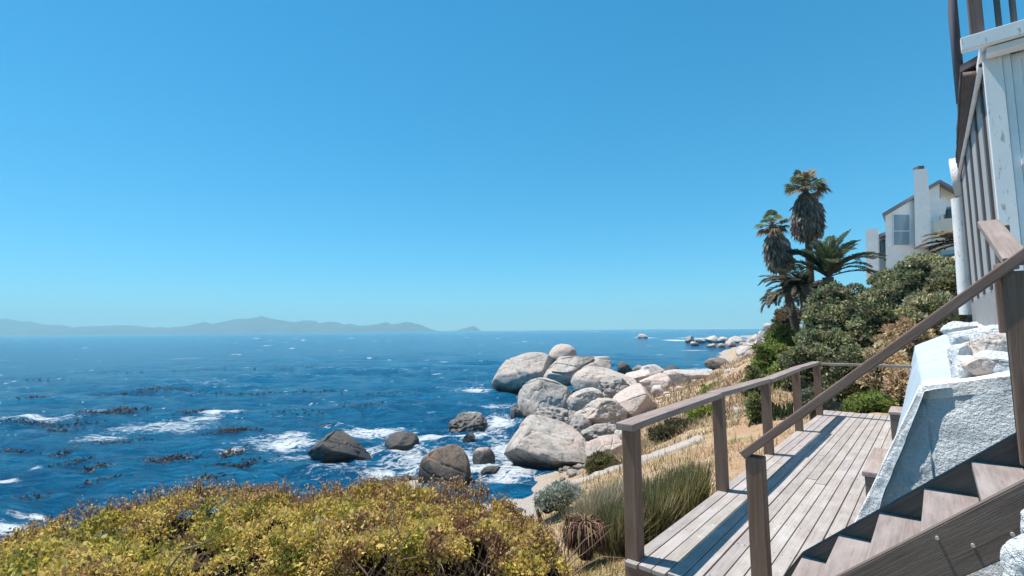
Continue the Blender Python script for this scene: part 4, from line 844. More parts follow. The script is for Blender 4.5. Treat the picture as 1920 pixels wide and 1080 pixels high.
# ------------------------------------------------------------------ white house up the bank
def prism_px(name, px, y0, y1, mat, parent, base, dx=0.0):
    """an outline given in pixels at depth y0, carried back to y1 as a real solid"""
    bm = bmesh.new(); P0 = [at(u, v, y0) for u, v in px]
    r0 = [bm.verts.new(Vector(p - base)) for p in P0]; r1 = [bm.verts.new(Vector(p - base + np.array([dx * (y1 - y0), y1 - y0, 0]))) for p in P0]
    n = len(px); bm.faces.new(r0); bm.faces.new(r1[::-1])
    for k in range(n): bm.faces.new((r0[k], r1[k], r1[(k + 1) % n], r0[(k + 1) % n]))
    bmesh.ops.recalc_face_normals(bm, faces=bm.faces[:])
    return link(name, mesh_bm(name, bm, mat), parent)
def far_house():
    base = at(1710, 495, 48); root = thing('white_house', 'white gabled house with a tall chimney above the bushes', 'house', base)
    P = lambda n_, px, y0, y1, m, par=None, dx=0.86: prism_px(n_, px, y0, y1, m, par or root, base, dx)
    wm = paint_mat('white_house_render', (0.86, 0.91, 0.94), (0.7, 0.7, 0.7), 0.1); rm = plain('grey_sheet_roof', (0.20, 0.21, 0.24), 0.6)
    P('wall', [(1661, 520), (1660, 404), (1762, 344), (1762, 520)], 45, 56, wm)
    P('wall', [(1763, 520), (1763, 344), (1795, 362), (1795, 520)], 45.9, 56, wm)
    P('roof', [(1655, 406), (1654, 400), (1762, 336.5), (1762, 342)], 44.6, 56.5, rm); P('roof', [(1762.6, 342), (1762.6, 336.5), (1800, 357), (1800, 363)], 44.6, 56.5, rm)
    ch = P('chimney', [(1716, 462), (1713, 318), (1739, 316), (1749, 460)], 43.9, 44.95, wm, None, 0.86); P('chimney_pot', [(1722, 316.5), (1722, 311), (1733, 310.5), (1733, 316)], 44.0, 44.6, M_BATTEN, ch, 0.0)
    wf = P('window', [(1675, 461), (1675, 400), (1707, 400), (1707, 461)], 44.9, 44.99, wm, None, 0); P('pane', [(1677, 432), (1677, 402.5), (1705, 402.5), (1705, 432)], 44.85, 44.895, M_GLASSB, wf, 0); P('pane', [(1677, 459), (1677, 434), (1705, 434), (1705, 459)], 44.85, 44.895, M_GLASSB, wf, 0)
    P('balcony_wall', [(1751, 470), (1751, 414), (1800, 410), (1800, 470)], 43.6, 43.9, paint_mat('cream_balcony_paint', (0.62, 0.64, 0.56), (0.5, 0.5, 0.45), 0.1), None, 0)
    wf = P('window', [(1772, 410), (1772, 390), (1800, 385), (1800, 408)], 45.8, 45.89, rm, None, 0); P('pane', [(1776, 408), (1776, 393), (1799, 389), (1799, 406)], 45.7, 45.79, M_GLASSD, wf, 0)
    P('upper_screen', [(1749, 404), (1747, 374), (1774, 370), (1774, 392), (1772, 402)], 45.2, 45.6, wm, None, 0)
    P('annex', [(1624, 520), (1623, 430), (1645, 428), (1647, 520)], 44.0, 50, wm); P('annex', [(1647.5, 520), (1647.5, 446), (1662, 440), (1662, 520)], 46, 50, wm)
    P('annex_roof', [(1646, 446), (1646, 440), (1664, 433), (1664, 439)], 45.2, 50, rm)
    wf = P('window', [(1650, 480), (1650, 452), (1661, 449), (1661, 480)], 45.9, 45.99, rm, None, 0); P('pane', [(1651.5, 478), (1651.5, 454), (1660, 452), (1660, 478)], 45.8, 45.89, M_GLASSB, wf, 0)
far_house()

# ------------------------------------------------------------------ palms
def fan_palm(label, pts, skirt, crown_r, seed, nleaf, pal, wts):
    """pts: trunk line; skirt: (length, top radius, bottom radius); fan leaves at the top"""
    rng = np.random.default_rng(seed); pts = np.array(pts, float); base = pts[0].copy(); root = thing('fan_palm', label, 'palm tree', base); P = pts - base; top = P[-1]
    t = np.linspace(0, 1, 24); s = np.linspace(0, 1, len(P)); line = np.stack([np.interp(t, s, P[:, k]) for k in range(3)], 1)
    line[1:-1] = (line[:-2] + line[1:-1] * 2 + line[2:]) / 4
    V, Q = tube_np(line, np.linspace(0.2, 0.15, 24) * (1 + 0.08 * np.sin(np.arange(24) * 2.2)), 10); link('trunk', mesh_np('trunk', V, Q, M_BARK, True), root)
    # skirt of dead fronds: a bundle round the trunk hung with strips
    d = (line[-1] - line[-8]); d /= np.linalg.norm(d); Ls, r0, r1 = skirt; off = 0.25
    prof = [(0, 0.35), (0.12, 0.8), (0.3, 0.97), (0.5, 1.0), (0.7, 0.95), (0.88, 0.78), (1.0, 0.5)]
    q = np.array([[p_[0], p_[1]] for p_ in prof]); hs_ = np.linspace(0, 1, 20); rr = np.interp(hs_, q[:, 0], q[:, 1]) * (r0 + (r1 - r0) * hs_)
    core = np.stack([top - d * (off + h * Ls) for h in hs_]); V, Q = tube_np(core, rr * 0.86, 18)
    V = V + rng.normal(size=V.shape) * 0.02; n = 2600; h = rng.random(n) ** 0.9; az = rng.uniform(0, 2 * PI, n)
    X = np.cross(d, [0.3, 1, 0.1]); X /= np.linalg.norm(X); Y = np.cross(d, X); rad = np.cos(az)[:, None] * X + np.sin(az)[:, None] * Y
    lump = 1 + 0.16 * fbm(np.stack([np.cos(az) * 2, np.sin(az) * 2, h * 4], 1) + seed, 3, seed)
    Pp = top - d * (off + h * Ls * 0.92)[:, None] + rad * (np.interp(h, hs_, rr) * rng.uniform(0.82, 1.06, n) * lump)[:, None]
    V2, Q2, T2 = leaves_np(Pp, -d[None] * 1.0 + rad * 0.22, rng.uniform(0.2, 0.5, n), pick(rng, n, [(0.33, 0.29, 0.25), (0.46, 0.41, 0.36), (0.2, 0.17, 0.15), (0.4, 0.3, 0.22)], [3, 2, 3, 1]), rng, 0.22, 0.22)
    T1 = np.tile((0.14, 0.118, 0.1), (len(Q), 1)); V, Q, T = merge([(V, Q, T1), (V2, Q2, T2)]); link('dead_frond_skirt', mesh_np('dead_frond_skirt', V, Q, M_LEAF, False, T), root)
    pr = []; pet = []
    for k in range(nleaf):
        el = math.asin(rng.uniform(-0.35, 0.98)); a = rng.uniform(0, 2 * PI); D = np.array([math.cos(a) * math.cos(el), math.sin(a) * math.cos(el), math.sin(el)])
        pl = crown_r * rng.uniform(0.4, 0.62); o = top + D * pl; o[2] -= 0.06 * pl * (1 - math.sin(el)); pet.append(tube_np([top, top + D * pl * 0.5 + np.array([0, 0, 0.02]), o], [0.03, 0.02, 0.014], 5))
        S_ = np.cross(D, [0, 0, 1]); S_ /= np.linalg.norm(S_) + 1e-6; U_ = np.cross(S_, D); ns = 18; th = np.linspace(-1.75, 1.75, ns) + rng.normal(size=ns) * 0.05; ln = crown_r * rng.uniform(0.36, 0.5) * (1 - 0.28 * np.abs(th / 1.75))
        dirs = np.cos(th)[:, None] * D + np.sin(th)[:, None] * S_; tip = o + dirs * ln[:, None]; tip[:, 2] -= ln * rng.uniform(0.15, 0.6) ; mid = o + dirs * (ln * 0.55)[:, None] + U_ * 0.02; wv = np.cross(dirs, U_) * (ln * 0.085)[:, None]
        Vv = np.stack([np.tile(o, (ns, 1)), mid + wv, tip, mid - wv], 1).reshape(-1, 3); c = pick(rng, 1, pal, wts)[0] if el > -0.1 else np.array([0.2, 0.15, 0.09])
        pr.append((Vv, np.arange(ns * 4).reshape(-1, 4), np.clip(c * (1 + rng.normal(size=(ns, 1)) * 0.2), 0.01, 0.8)))
    V, Q, T = merge(pr); link('crown', mesh_np('crown', V, Q, M_LEAF, False, T), root)
    V, Q, _ = merge(pet); link('leaf_stalks', mesh_np('leaf_stalks', V, Q, M_TWIG, True), root)
y1 = 24.0
fan_palm('taller fan palm with a thick grey skirt of dead fronds', [at(1519, 560, y1) - np.array([0, 0, 1.5]), at(1518, 500, y1), at(1516, 450, y1), at(1510, 352, y1)], (2.4, 0.46, 0.74), 1.18, 61, 50, [(0.15, 0.19, 0.10), (0.24, 0.24, 0.16), (0.10, 0.13, 0.07), (0.30, 0.25, 0.2)], [4, 2, 3, 1.5])
fan_palm('shorter leaning fan palm with a narrow skirt of dead fronds', [at(1503, 668, 23) - np.array([0, 0, .6]), at(1494, 625, 23), at(1482, 570, 23), at(1468, 515, 23), at(1447, 424, 23)], (1.9, 0.4, 0.55), 0.95, 62, 30, [(0.16, 0.2, 0.10), (0.28, 0.25, 0.18), (0.10, 0.13, 0.07)], [4, 2, 2])
def feather_palm(label, c, fronds, pal, wts, seed, trunk=None, leaflet=0.42, ang=0.9):
    """fronds: list of (azimuth deg, start elevation deg, length, droop)"""
    rng = np.random.default_rng(seed); c = np.array(c); base = np.array(trunk) if trunk is not None else c; root = thing('feather_palm', label, 'palm tree', base); pr = []; rc = []
    for az, el, ln, dr in fronds:
        a = R(az); e = R(el); p = c - base; n = 26; pts = [p.copy()]; hd = np.array([math.cos(a), math.sin(a), 0]); 
        for k in range(n - 1):
            e -= dr / n * (0.5 + 1.2 * k / n); p = p + (hd * math.cos(e) + np.array([0, 0, math.sin(e)])) * ln / n; pts.append(p.copy())
        pts = np.array(pts); rc.append(tube_np(pts, np.linspace(0.035, 0.008, n), 5)); T = np.gradient(pts, axis=0); T /= np.linalg.norm(T, axis=1)[:, None]; sd = np.cross(T, [0, 0, 1]); sd /= np.linalg.norm(sd, axis=1)[:, None] + 1e-6; upv = np.cross(sd, T)
        m = 52; tt = np.linspace(0.1, 1.0, m); ii = tt * (n - 1); f = lambda Z: np.stack([np.interp(ii, np.arange(n), Z[:, k]) for k in range(3)], 1); Pp, Tt, Ss, Uu = f(pts), f(T), f(sd), f(upv)
        c0 = pick(rng, 1, pal, wts)[0]
        for sg in (-1, 1):
            L_ = leaflet * (1 - np.abs(tt - 0.5) ** 2 * 2.6).clip(0.25) * rng.uniform(0.85, 1.1, m); dd = Ss * sg * ang + Tt * 0.75 + Uu * rng.uniform(0.1, 0.5, (m, 1)); dd /= np.linalg.norm(dd, axis=1)[:, None]
            tip = Pp + dd * L_[:, None]; tip[:, 2] -= L_ * 0.18; md = (Pp + tip) / 2 + Uu * 0.02; wv = np.cross(dd, Uu) * 0.028
            pr.append((np.stack([Pp, md + wv, tip, md - wv], 1).reshape(-1, 3), np.arange(m * 4).reshape(-1, 4), np.clip(c0 * (1 + rng.normal(size=(m, 1)) * 0.15), 0.01, 0.8)))
    V, Q, T = merge(pr); link('fronds', mesh_np('fronds', V, Q, M_LEAF, False, T), root)
    if trunk is not None: rc.append(tube_np([np.zeros(3), (c - base) * 0.5 + np.array([0.05, 0, 0]), c - base], [0.26, 0.2, 0.24], 9))
    V, Q, _ = merge(rc); link('frond_ribs', mesh_np('frond_ribs', V, Q, M_BARK, True), root)
GRN = [(0.07, 0.11, 0.055), (0.11, 0.15, 0.075), (0.05, 0.075, 0.04)]; DRY = [(0.15, 0.115, 0.08), (0.20, 0.15, 0.10), (0.09, 0.075, 0.05), (0.26, 0.2, 0.13)]
rg = np.random.default_rng(44)
feather_palm('green feather palm with upright fronds among the bushes', at(1552, 520, 22), [(rg.uniform(0, 360), rg.uniform(38, 86), rg.uniform(2.0, 2.7), rg.uniform(0.7, 1.6)) for _ in range(34)] + [(10, 35, 2.8, 1.3), (-10, 22, 3.0, 1.1), (25, 50, 2.9, 1.2), (-5, 55, 2.8, 1.3), (175, 50, 2.2, 1.3), (160, 65, 2.3, 1.2)], GRN, [3, 2, 2], 71, at(1552, 560, 22))
feather_palm('half dead feather palm with brown fronds hanging to the sea side', at(1508, 548, 21.5), [(rg.uniform(130, 245), rg.uniform(5, 70), rg.uniform(1.7, 2.4), rg.uniform(0.8, 1.9)) for _ in range(26)] + [(rg.uniform(-60, 60), rg.uniform(20, 70), 1.7, 1.4) for _ in range(8)], DRY + [(0.06, 0.075, 0.05)], [3, 2, 2, 1, 3], 72, at(1508, 600, 21.5))
feather_palm('dry feather palm showing a few brown fronds beside the downpipe', at(1815, 455, 20), [(178, 25, 1.9, 0.9), (172, 12, 2.1, 0.7), (185, 2, 2.0, 0.6), (165, 38, 1.7, 1.0), (190, 40, 1.5, 1.1), (180, -8, 1.8, 0.4), (170, 5, 1.6, 0.5)], DRY, [3, 3, 2, 2], 73, at(1818, 520, 20))

# ------------------------------------------------------------------ shrubs of the bank
OLV = [(0.185, 0.205, 0.10), (0.28, 0.285, 0.15), (0.40, 0.385, 0.235), (0.10, 0.12, 0.065), (0.5, 0.46, 0.33)]
def lp(*rows, **k):
    out = []
    for r_ in rows: out += lump_px(*r_, **k)
    return out
shrub('coastal_shrub', 'large dark olive bush below the green palm', lp((1500, 560, 1620, 680, 18.5), (1510, 530, 1600, 620, 19.5), (1520, 620, 1610, 720, 17)), 30000, 0.13, OLV, [4, 3, 1, 3, 0.3], 81)
shrub('coastal_shrub', 'big dark green bush in the middle of the bank under the white house', lp((1590, 520, 1720, 640, 17.5), (1600, 560, 1690, 700, 16), (1640, 500, 1730, 600, 18)), 34000, 0.12, OLV, [4, 3, 2, 3, 0.5], 82)
shrub('coastal_shrub', 'tall lighter olive bush touching the downpipe', lp((1680, 468, 1790, 600, 16.5), (1740, 490, 1830, 640, 15.5), (1690, 540, 1790, 660, 15)), 40000, 0.11, OLV, [2, 4, 4, 2, 1.2], 83)
shrub('coastal_shrub', 'dark shaded bush right behind the far deck rail', lp((1470, 640, 1560, 760, 14.5), (1540, 650, 1640, 770, 13.5), (1500, 610, 1600, 720, 16)), 30000, 0.10, OLV, [4, 2, 0.6, 4, 0.1], 84)
shrub('coastal_shrub', 'tan bush with dry seed heads by the white wall', lp((1650, 606, 1745, 700, 11.4), (1618, 655, 1700, 750, 10.8), (1660, 690, 1735, 775, 10.2)), 26000, 0.085, [(0.66, 0.49, 0.31), (0.54, 0.41, 0.25), (0.36, 0.3, 0.16), (0.76, 0.6, 0.42)], [4, 3, 2, 2], 85, aspect=0.4)
shrub('coastal_shrub', 'bright green spreading bush at the seaward edge of the bank', lp((1412, 640, 1490, 740, 19), (1430, 610, 1500, 690, 22), (1440, 680, 1500, 760, 16.5)), 26000, 0.11, [(0.2, 0.25, 0.055), (0.28, 0.33, 0.075), (0.13, 0.17, 0.05), (0.3, 0.28, 0.12)], [4, 3, 2, 1], 86)
shrub('coastal_shrub', 'brown twiggy bush on the seaward top of the bank', lp((1450, 572, 1505, 630, 24), (1436, 605, 1480, 650, 26)), 9000, 0.12, [(0.26, 0.19, 0.13), (0.17, 0.13, 0.085), (0.34, 0.26, 0.18), (0.1, 0.11, 0.05)], [3, 3, 1, 2], 87)
shrub('coastal_shrub', 'small fresh green bush at the far end of the deck', lp((1582, 735, 1672, 790, 9.9), (1600, 738, 1650, 780, 9.7)), 9000, 0.055, [(0.17, 0.23, 0.055), (0.26, 0.32, 0.08), (0.10, 0.14, 0.045)], [4, 3, 2], 88)
shrub('coastal_shrub', 'grey green bush behind the corner post of the deck rail', lp((1500, 724, 1556, 782, 10.2)), 6000, 0.055, [(0.19, 0.2, 0.13), (0.13, 0.14, 0.09), (0.28, 0.27, 0.2)], [3, 3, 2], 89)
shrub('coastal_shrub', 'olive bush at the foot of the bright green one', lp((1388, 700, 1452, 770, 17.5), (1400, 735, 1440, 790, 15)), 10000, 0.085, [(0.13, 0.15, 0.06), (0.2, 0.2, 0.1), (0.08, 0.1, 0.045)], [3, 2, 2], 90)
shrub('coastal_shrub', 'dark low bush beyond the path behind the near rails', lp((1216, 794, 1290, 838, 15.5), (1252, 786, 1310, 824, 16.5)), 9000, 0.09, [(0.13, 0.11, 0.06), (0.09, 0.085, 0.04), (0.2, 0.15, 0.09), (0.12, 0.14, 0.05)], [3, 3, 2, 1], 91)
shrub('coastal_shrub', 'bright green ground cover patch beside the dark low bush', lp((1286, 762, 1350, 808, 17)), 8000, 0.075, [(0.24, 0.31, 0.05), (0.33, 0.38, 0.08), (0.17, 0.22, 0.04)], [3, 3, 2], 92)
shrub('coastal_shrub', 'bright green patch farther up the tan slope', lp((1312, 722, 1372, 752, 24)), 6000, 0.10, [(0.22, 0.28, 0.06), (0.31, 0.34, 0.09), (0.15, 0.19, 0.05)], [3, 3, 2], 93)
shrub('coastal_shrub', 'silvery blue grey bush behind the right end of the hedge', lp((1000, 912, 1078, 965, 7.6), (1030, 905, 1090, 950, 8.2)), 9000, 0.05, [(0.33, 0.37, 0.33), (0.25, 0.29, 0.25), (0.42, 0.45, 0.40)], [3, 2, 2], 94, aspect=0.25)
shrub('coastal_shrub', 'olive tuft of bush under the pink angular boulder', lp((1096, 850, 1156, 900, 14), (1130, 868, 1180, 900, 13)), 7000, 0.085, [(0.17, 0.155, 0.06), (0.12, 0.12, 0.05), (0.25, 0.2, 0.1)], [3, 3, 2], 95, aspect=0.25)
shrub('coastal_shrub', 'low green bush on the slope seen between the second and third rail posts', lp((1392, 690, 1436, 760, 14.5), (1402, 735, 1430, 800, 12.5)), 9000, 0.075, [(0.2, 0.23, 0.08), (0.28, 0.29, 0.12), (0.13, 0.16, 0.06)], [3, 3, 2], 191)
shrub('coastal_shrub', 'thin dry bush in the brown grass left of the outcrop', lp((1330, 745, 1372, 772, 19)), 4500, 0.08, [(0.34, 0.28, 0.14), (0.24, 0.22, 0.1), (0.44, 0.36, 0.2)], [3, 3, 2], 192, aspect=0.3)
def succulent():
    rng = np.random.default_rng(96); c = at(1462, 795, 12.2); root = thing('spurge_plant', 'dark green upright succulent clump between the rail posts', 'plant', c - np.array([0, 0, 0.15])); pr = []
    for k in range(130):
        p = np.array([rng.normal() * 0.26, rng.normal() * 0.22, 0.0]); h = rng.uniform(0.3, 0.72); l = rng.normal(size=2) * 0.1; r_ = rng.uniform(0.016, 0.03)
        V, Q = tube_np([p, p + [l[0] * .4, l[1] * .4, h * .5], p + [l[0], l[1], h]], [r_, r_ * 1.1, r_ * .5], 6); pr.append((V, Q, np.tile(pick(rng, 1, [(0.045, 0.07, 0.03), (0.075, 0.1, 0.04), (0.1, 0.13, 0.05)], [3, 3, 1])[0], (len(Q), 1))))
    V, Q, T = merge(pr); link('stems', mesh_np('stems', V, Q, M_LEAF, True, T), root)
succulent()
def dead_plant():
    rng = np.random.default_rng(97); c = onz(1098, 1050, -0.55); root = thing('withered_plant', 'withered reddish brown plant with hanging dead stems left of the rail post', 'plant', c); pr = []
    for k in range(420):
        a = rng.uniform(0, 2 * PI); r_ = rng.uniform(0.02, 0.13); h = rng.uniform(0.2, 0.36); p = np.array([math.cos(a) * r_ * .5, math.sin(a) * r_ * .5, 0.02]); o = np.array([math.cos(a), math.sin(a), 0])
        pts = [p, p + o * 0.03 + [0, 0, h], p + o * (0.05 + r_ * .5) + [0, 0, h * 1.02], p + o * (0.08 + r_ * .6) + [0, 0, h * rng.uniform(0.2, 0.8)]]
        V, Q = tube_np(pts, [0.004, 0.005, 0.006, 0.003], 4); pr.append((V, Q, np.tile(pick(rng, 1, [(0.20, 0.11, 0.075), (0.13, 0.07, 0.05), (0.34, 0.22, 0.15), (0.26, 0.2, 0.09)], [3, 3, 2, 1])[0], (len(Q), 1))))
    V, Q, T = merge(pr); link('stems', mesh_np('stems', V, Q, M_BLADE, False, T), root)
dead_plant()

# ------------------------------------------------------------------ hedge along the foreground
def hedge():
    rng = np.random.default_rng(31); base = np.array([-2.2, 4.3, -1.0]); root = thing('coastal_hedge', 'yellow green hedge with reddish tips along the front of the picture', 'hedge', base)
    xs = np.array([-8, -6.5, -5.2, -4.4, -3.9, -3.3, -2.6, -1.8, -0.9, -0.2, 0.2, 0.47]); 
    yb = np.array([2.2, 3.1, 3.9, 4.3, 4.9, 5.2, 5.35, 5.35, 5.35, 5.25, 4.95, 4.55]); yf = np.array([1.2, 1.6, 2.1, 2.4, 2.75, 3.05, 3.5, 3.95, 4.1, 4.1, 4.1, 4.2])
    zt = np.array([-.12, -.12, -.1, -.1, -0.01, -0.02, -0.05, -0.06, -0.06, -0.08, -0.24, -0.46])
    def top(x, y):
        f0 = np.interp(x, xs, yf); b0 = np.interp(x, xs, yb); s = (y - f0) / (b0 - f0); edge = np.clip(np.minimum(s, 1 - s) / 0.16, 0, 1)
        return np.interp(x, xs, zt) - 0.17 * (1 - np.sqrt(np.clip(1 - (1 - edge) ** 2, 0, 1))) - 0.05 * (1 - s) + 0.10 * fbm2(x * 1.4, y * 1.4, oct=3, s=5) + 0.13 * fbm2(x * 4.2, y * 4.2, oct=2, s=6), s
    n = 165000; x = rng.uniform(-7.6, 0.47, n); s = rng.random(n); f0 = np.interp(x, xs, yf); b0 = np.interp(x, xs, yb); y = f0 + (b0 - f0) * s; z, s = top(x, y)
    dpt = np.abs(rng.normal(size=n)) * 0.075; P1 = np.stack([x, y, z - dpt], 1); N1 = np.tile([0.0, -0.25, 1.0], (n, 1))
    m = 66000; x = rng.uniform(-7.0, 0.46, m); f0 = np.interp(x, xs, yf); zz, _ = top(x, f0 + 0.12); q = rng.random(m); z = zz - 0.02 - q * 0.95
    bulge = 0.13 * fbm2(x * 2.6, z * 3.2, oct=3, s=12) + 0.05; P2 = np.stack([x, f0 + 0.03 - bulge * 1.6 + q * 0.55 + np.abs(rng.normal(size=m)) * 0.13, z], 1); N2 = np.tile([0.0, -1.0, 0.35], (m, 1))
    keep = rng.random(m) < np.clip(0.62 - q * 0.55 + 1.25 * fbm2(x * 2.5, z * 3, oct=2, s=14), 0.12, 1); P2 = P2[keep]; N2 = N2[keep]
    P = np.concatenate([P1, P2]); N = np.concatenate([N1, N2])
    hol = fbm(P * 3.3 + 40, 3, 41) > -0.27 + 0.25 * (P[:, 0] < -2.5) * 0; P = P[hol]; N = N[hol]
    cl = fbm(P * 1.1, 3, 3) * 0.6 + fbm(P * 4.5, 2, 4) * 0.85
    _, sb = top(P[:, 0], P[:, 1]); cl = cl + smooth(0.68, 1.0, sb) * 0.36 - 0.05 - 0.03
    pal = [(0.22, 0.23, 0.045), (0.52, 0.42, 0.085), (0.72, 0.57, 0.18), (0.48, 0.36, 0.13), (0.54, 0.37, 0.19), (0.36, 0.19, 0.12), (0.22, 0.10, 0.065)]
    t = pick(rng, len(P), pal, [1.5, 3.2, 3.9, 2.2, 1.5, 1.1, 0.7], clump=cl)
    sz = np.clip(0.027 * np.exp(rng.normal(size=len(P)) * 0.38), 0.012, 0.06); V, Q, T = leaves_np(P - base, N, sz, t, rng, 0.62, 0.85)
    link('foliage', mesh_np('foliage', V, Q, M_LEAF, False, T), root)
    # reddish shoots standing above the back edge
    m = 2600; x = rng.uniform(-7, 0.4, m); s = 1 - np.abs(rng.normal(size=m)) * 0.22; s = np.clip(s, 0.02, 1); f0 = np.interp(x, xs, yf); b0 = np.interp(x, xs, yb); y = f0 + (b0 - f0) * s; z, _ = top(x, y)
    h = rng.uniform(0.04, 0.13, m) * (1 + 0.6 * (fbm2(x * 1.5, y, oct=2, s=9) > 0.1)); Pb = np.stack([x, y, z - 0.03], 1) - base
    V1, Q1, T1 = blades_np(Pb, h, rng, 0.3, 0.004, [(0.2, 0.11, 0.07), (0.28, 0.17, 0.11), (0.16, 0.13, 0.06)], [3, 2, 1], 0.2)
    k = np.repeat(np.arange(m), 5); fr = rng.uniform(0.35, 1.05, len(k)); Pl = Pb[k] + np.stack([rng.normal(size=len(k)) * 0.01, rng.normal(size=len(k)) * 0.01, h[k] * fr], 1)
    V2, Q2, T2 = leaves_np(Pl, np.tile([0, 0, 0.7], (len(k), 1)), rng.uniform(0.014, 0.032, len(k)), pick(rng, len(k), pal[2:], [1, 1, 2, 3, 2]), rng, 0.6, 0.9)
    V, Q, T = merge([(V1, Q1, T1), (V2, Q2, T2)]); link('shoots', mesh_np('shoots', V, Q, M_LEAF, False, T), root)
    tb = []
    for k in range(420):
        x = rng.uniform(-5.5, 0.4); f0 = np.interp(x, xs, yf); p0 = np.array([x, f0 + rng.uniform(0.05, 0.35), rng.uniform(-1.0, -0.5)]); p = p0.copy(); pts = [p.copy()]; d = np.array([rng.normal() * 0.5, -0.25 + rng.normal() * 0.2, 1.0])
        for q in range(7): d += rng.normal(size=3) * 0.22; p = p + d / np.linalg.norm(d) * rng.uniform(0.06, 0.13); pts.append(p.copy())
        tb.append(tube_np(np.array(pts) - base, np.linspace(rng.uniform(0.005, 0.011), 0.002, 8), 5))
    for q in range(0): pass
    for t_ in tb: pass
    V, Q, _ = merge(tb); tg = link('twigs', mesh_np('twigs', V, Q, M_TWIG, True), root); tg['kind'] = 'stuff'
    V, Q = tube_np([at(315, 1068, 3.0) - base, at(345, 1030, 2.95) - base, at(380, 1020, 2.95) - base, at(412, 1000, 3.0) - base], [0.007, 0.006, 0.005, 0.003], 5); link('branch', mesh_np('branch', V, Q, M_TWIG, True), root)
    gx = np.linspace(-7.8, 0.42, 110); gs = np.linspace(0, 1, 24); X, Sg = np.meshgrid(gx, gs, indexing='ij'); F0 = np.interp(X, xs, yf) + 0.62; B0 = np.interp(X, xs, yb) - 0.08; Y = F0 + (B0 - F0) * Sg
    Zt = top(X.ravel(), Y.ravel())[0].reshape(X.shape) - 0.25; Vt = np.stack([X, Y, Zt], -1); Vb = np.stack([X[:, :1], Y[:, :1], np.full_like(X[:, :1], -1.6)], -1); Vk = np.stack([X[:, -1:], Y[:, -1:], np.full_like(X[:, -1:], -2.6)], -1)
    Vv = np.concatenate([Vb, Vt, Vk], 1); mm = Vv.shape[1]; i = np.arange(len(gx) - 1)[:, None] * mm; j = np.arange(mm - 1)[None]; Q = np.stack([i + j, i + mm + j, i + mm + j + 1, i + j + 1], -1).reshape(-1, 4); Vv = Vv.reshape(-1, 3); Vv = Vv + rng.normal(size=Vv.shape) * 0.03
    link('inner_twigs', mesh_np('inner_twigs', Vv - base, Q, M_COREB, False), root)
hedge()

# ------------------------------------------------------------------ reeds, dry grass
def reeds(label, spots, n, h, pal, wts, seed, lean=0.28, width=0.006, group=None, wind=(0.1, 0)):
    rng = np.random.default_rng(seed); base = np.array([spots[0][0], spots[0][1], ground(spots[0][0], spots[0][1])[0]]); P = []
    for (x, y, r_) in spots:
        k = n // len(spots); a = rng.uniform(0, 2 * PI, k); q = np.sqrt(rng.random(k)) * r_; px = x + np.cos(a) * q; py = y + np.sin(a) * q; P.append(np.stack([px, py, ground(px, py) - 0.02], 1))
    P = np.concatenate(P); V, Q, T = blades_np(P - base, h * rng.uniform(0.55, 1.15, len(P)), rng, lean, width, pal, wts, 0.22, wind)
    o = link('reed_clump', mesh_np('reed_clump', V, Q, M_BLADE, False, T)); o.location = Vector(base)
    return tag(o, label, 'reeds', group)
REED = [(0.17, 0.18, 0.07), (0.25, 0.235, 0.10), (0.11, 0.13, 0.05), (0.34, 0.27, 0.14), (0.2, 0.13, 0.075)]
def gxy(u, v, z): q = onz(u, v, z); return q[0], q[1]
reeds('tall green brown reed clump between the first two rail posts', [(*gxy(1225, 990, -0.55), 0.22), (*gxy(1255, 970, -0.55), 0.3), (*gxy(1285, 955, -0.55), 0.26), (*gxy(1215, 1020, -0.5), 0.16)], 5200, 0.62, REED, [4, 3, 2, 2, 1.5], 101, 0.16, 0.0045)
reeds('pale dry reed clump left of the first rail post', [(*gxy(1110, 985, -0.75), 0.34), (*gxy(1140, 985, -0.7), 0.3)], 3400, 0.62, [(0.40, 0.35, 0.25), (0.3, 0.26, 0.17), (0.46, 0.41, 0.32), (0.24, 0.22, 0.1)], [3, 2, 2, 2], 102, 0.42, 0.0035, None, (0.25, 0))
reeds('green reed clump hugging the first rail post', [(*gxy(1150, 1010, -0.55), 0.22), (*gxy(1163, 1030, -0.5), 0.12)], 2200, 0.5, REED, [4, 3, 3, 2, 1], 103, 0.3, 0.004)
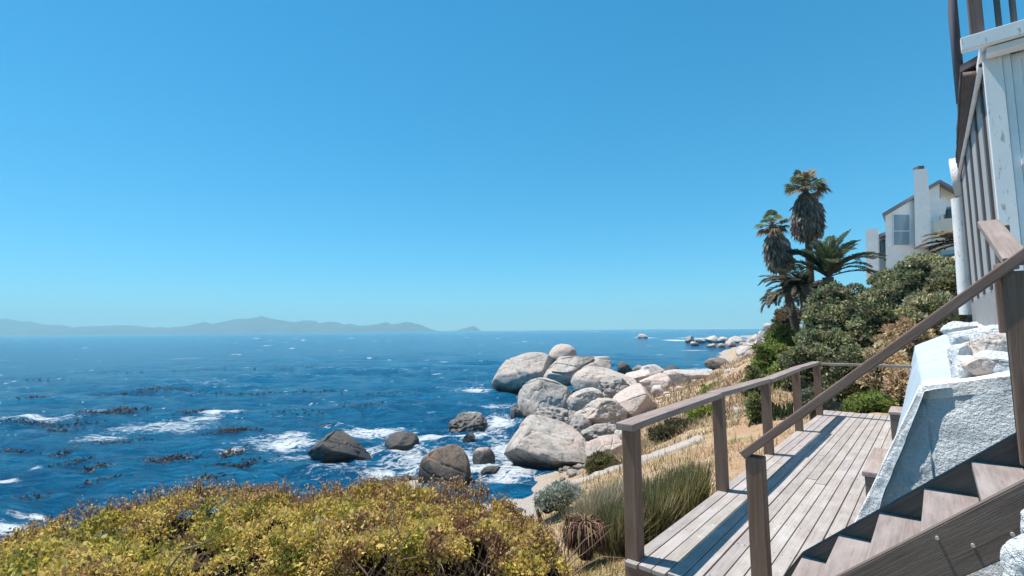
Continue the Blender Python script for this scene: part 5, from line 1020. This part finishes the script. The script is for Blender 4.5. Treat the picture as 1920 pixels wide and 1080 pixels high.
def grass():
    rng = np.random.default_rng(111); pr = []
    def sow(n, cond, h, w_, pal, wts, lean, R0=3.0, R1=22.0, a0=-12, a1=62):
        a = np.radians(rng.uniform(a0, a1, n)); r = R0 * (R1 / R0) ** rng.random(n); x = r * np.sin(a); y = r * np.cos(a)
        da = x * A[0] + y * A[1]; db = x * B[0] + y * B[1]; ok = ~((db > -1.85) & (da > 2.9) & (da < 11.5)) & cond(x, y, r); x, y, r = x[ok], y[ok], r[ok]
        P = np.stack([x, y, ground(x, y) - 0.01], 1); ok = P[:, 2] > -3.8; P = P[ok]; sc = (0.7 + r[ok] / 14)
        V, Q, T = blades_np(P, h * rng.uniform(0.5, 1.3, len(P)) * sc, rng, lean, w_ * sc, pal, wts, 0.4); pr.append((V, Q, T))
    dry = [(0.50, 0.38, 0.21), (0.42, 0.31, 0.17), (0.58, 0.47, 0.28), (0.33, 0.24, 0.13)]
    sow(52000, lambda x, y, r: fbm2(x * 0.7, y * 0.7, oct=3, s=61) > -0.22, 0.075, 0.004, dry, [3, 3, 2, 1], 0.8)
    sow(9000, lambda x, y, r: fbm2(x * 0.5 + 3, y * 0.5, oct=3, s=62) > 0.12, 0.13, 0.004, [(0.24, 0.24, 0.09), (0.33, 0.29, 0.13), (0.18, 0.17, 0.07)], [3, 2, 1], 0.6)
    sow(16000, lambda x, y, r: r < 5.6, 0.05, 0.0028, [(0.42, 0.38, 0.14), (0.34, 0.33, 0.11), (0.5, 0.43, 0.2)], [3, 2, 2], 0.8, 3.0, 5.8, 4, 26)
    sow(26000, lambda x, y, r: fbm2(x * 0.16, y * 0.16, oct=3, s=63) > 0.0, 0.13, 0.008, [(0.42, 0.31, 0.2), (0.3, 0.21, 0.13), (0.5, 0.4, 0.26), (0.24, 0.2, 0.1)], [3, 3, 2, 1], 0.8, 14, 75, 6, 34)
    V, Q, T = merge(pr); tag(link('dry_grass', mesh_np('dry_grass', V, Q, M_BLADE, False, T)), 'short dry straw coloured grass on the slope', 'grass', None, 'stuff')
grass()
# concrete path edging
def path():
    m = plain('weathered_concrete', (0.36, 0.315, 0.28), 0.9, 0.1, 0.15, 12, 0.4)
    for pts, wd, lb in (([(1080, 908, -1.5), (1130, 893, -1.45), (1175, 882, -1.38), (1220, 860, -1.25), (1265, 842, -1.12), (1322, 820, -1.0)], 0.34, 'pale concrete path strip crossing the dry grass'), ([(1376, 768, -0.95), (1410, 766, -0.9)], 0.5, 'short pale concrete step on the dry slope')):
        P = np.array([onz(*q) for q in pts]); s = np.linspace(0, len(P) - 1, 40); P = np.stack([np.interp(s, np.arange(len(P)), P[:, k]) for k in range(3)], 1); P[:, 2] = np.maximum(P[:, 2], ground(P[:, 0], P[:, 1]) + 0.02)
        T = np.gradient(P, axis=0); sd = np.cross(T, [0, 0, 1]); sd /= np.linalg.norm(sd, axis=1)[:, None]; up = np.array([0, 0, 0.03]); dn = np.array([0, 0, 0.25])
        V = np.stack([P - sd * wd / 2 - dn, P - sd * wd / 2 + up, P + sd * wd / 2 + up, P + sd * wd / 2 - dn], 1).reshape(-1, 3); V += fbm(V * 6, 3, 2)[:, None] * np.array([0, 0, 0.02]); i = np.arange(39)[:, None] * 4; Q = np.concatenate([i + np.array([[k, k + 1, k + 5, k + 4]]) for k in range(3)], 0)
        Q = np.concatenate([Q, [[0, 3, 2, 1], [156, 157, 158, 159]]])
        tag(link('path', mesh_np('path', V, Q, m)), lb, None, None, 'structure')
path()

# ------------------------------------------------------------------ sea haze
def haze():
    m = bpy.data.materials.new('haze_air'); m.use_nodes = True; t = m.node_tree; t.nodes.clear(); pv = t.nodes.new('ShaderNodeVolumePrincipled'); o = t.nodes.new('ShaderNodeOutputMaterial')
    pv.inputs['Density'].default_value = 0.0002; pv.inputs['Color'].default_value = (0.47, 0.86, 1.0, 1); pv.inputs['Anisotropy'].default_value = 0.0
    t.links.new(pv.outputs[0], o.inputs['Volume']); bm = bmesh.new(); box_bm(bm, -8900, 8900, -300, 7350, -9.0, 290.0)
    tag(link('haze', mesh_bm('haze', bm, m)), 'thin pale blue sea haze', None, None, 'stuff')
haze()
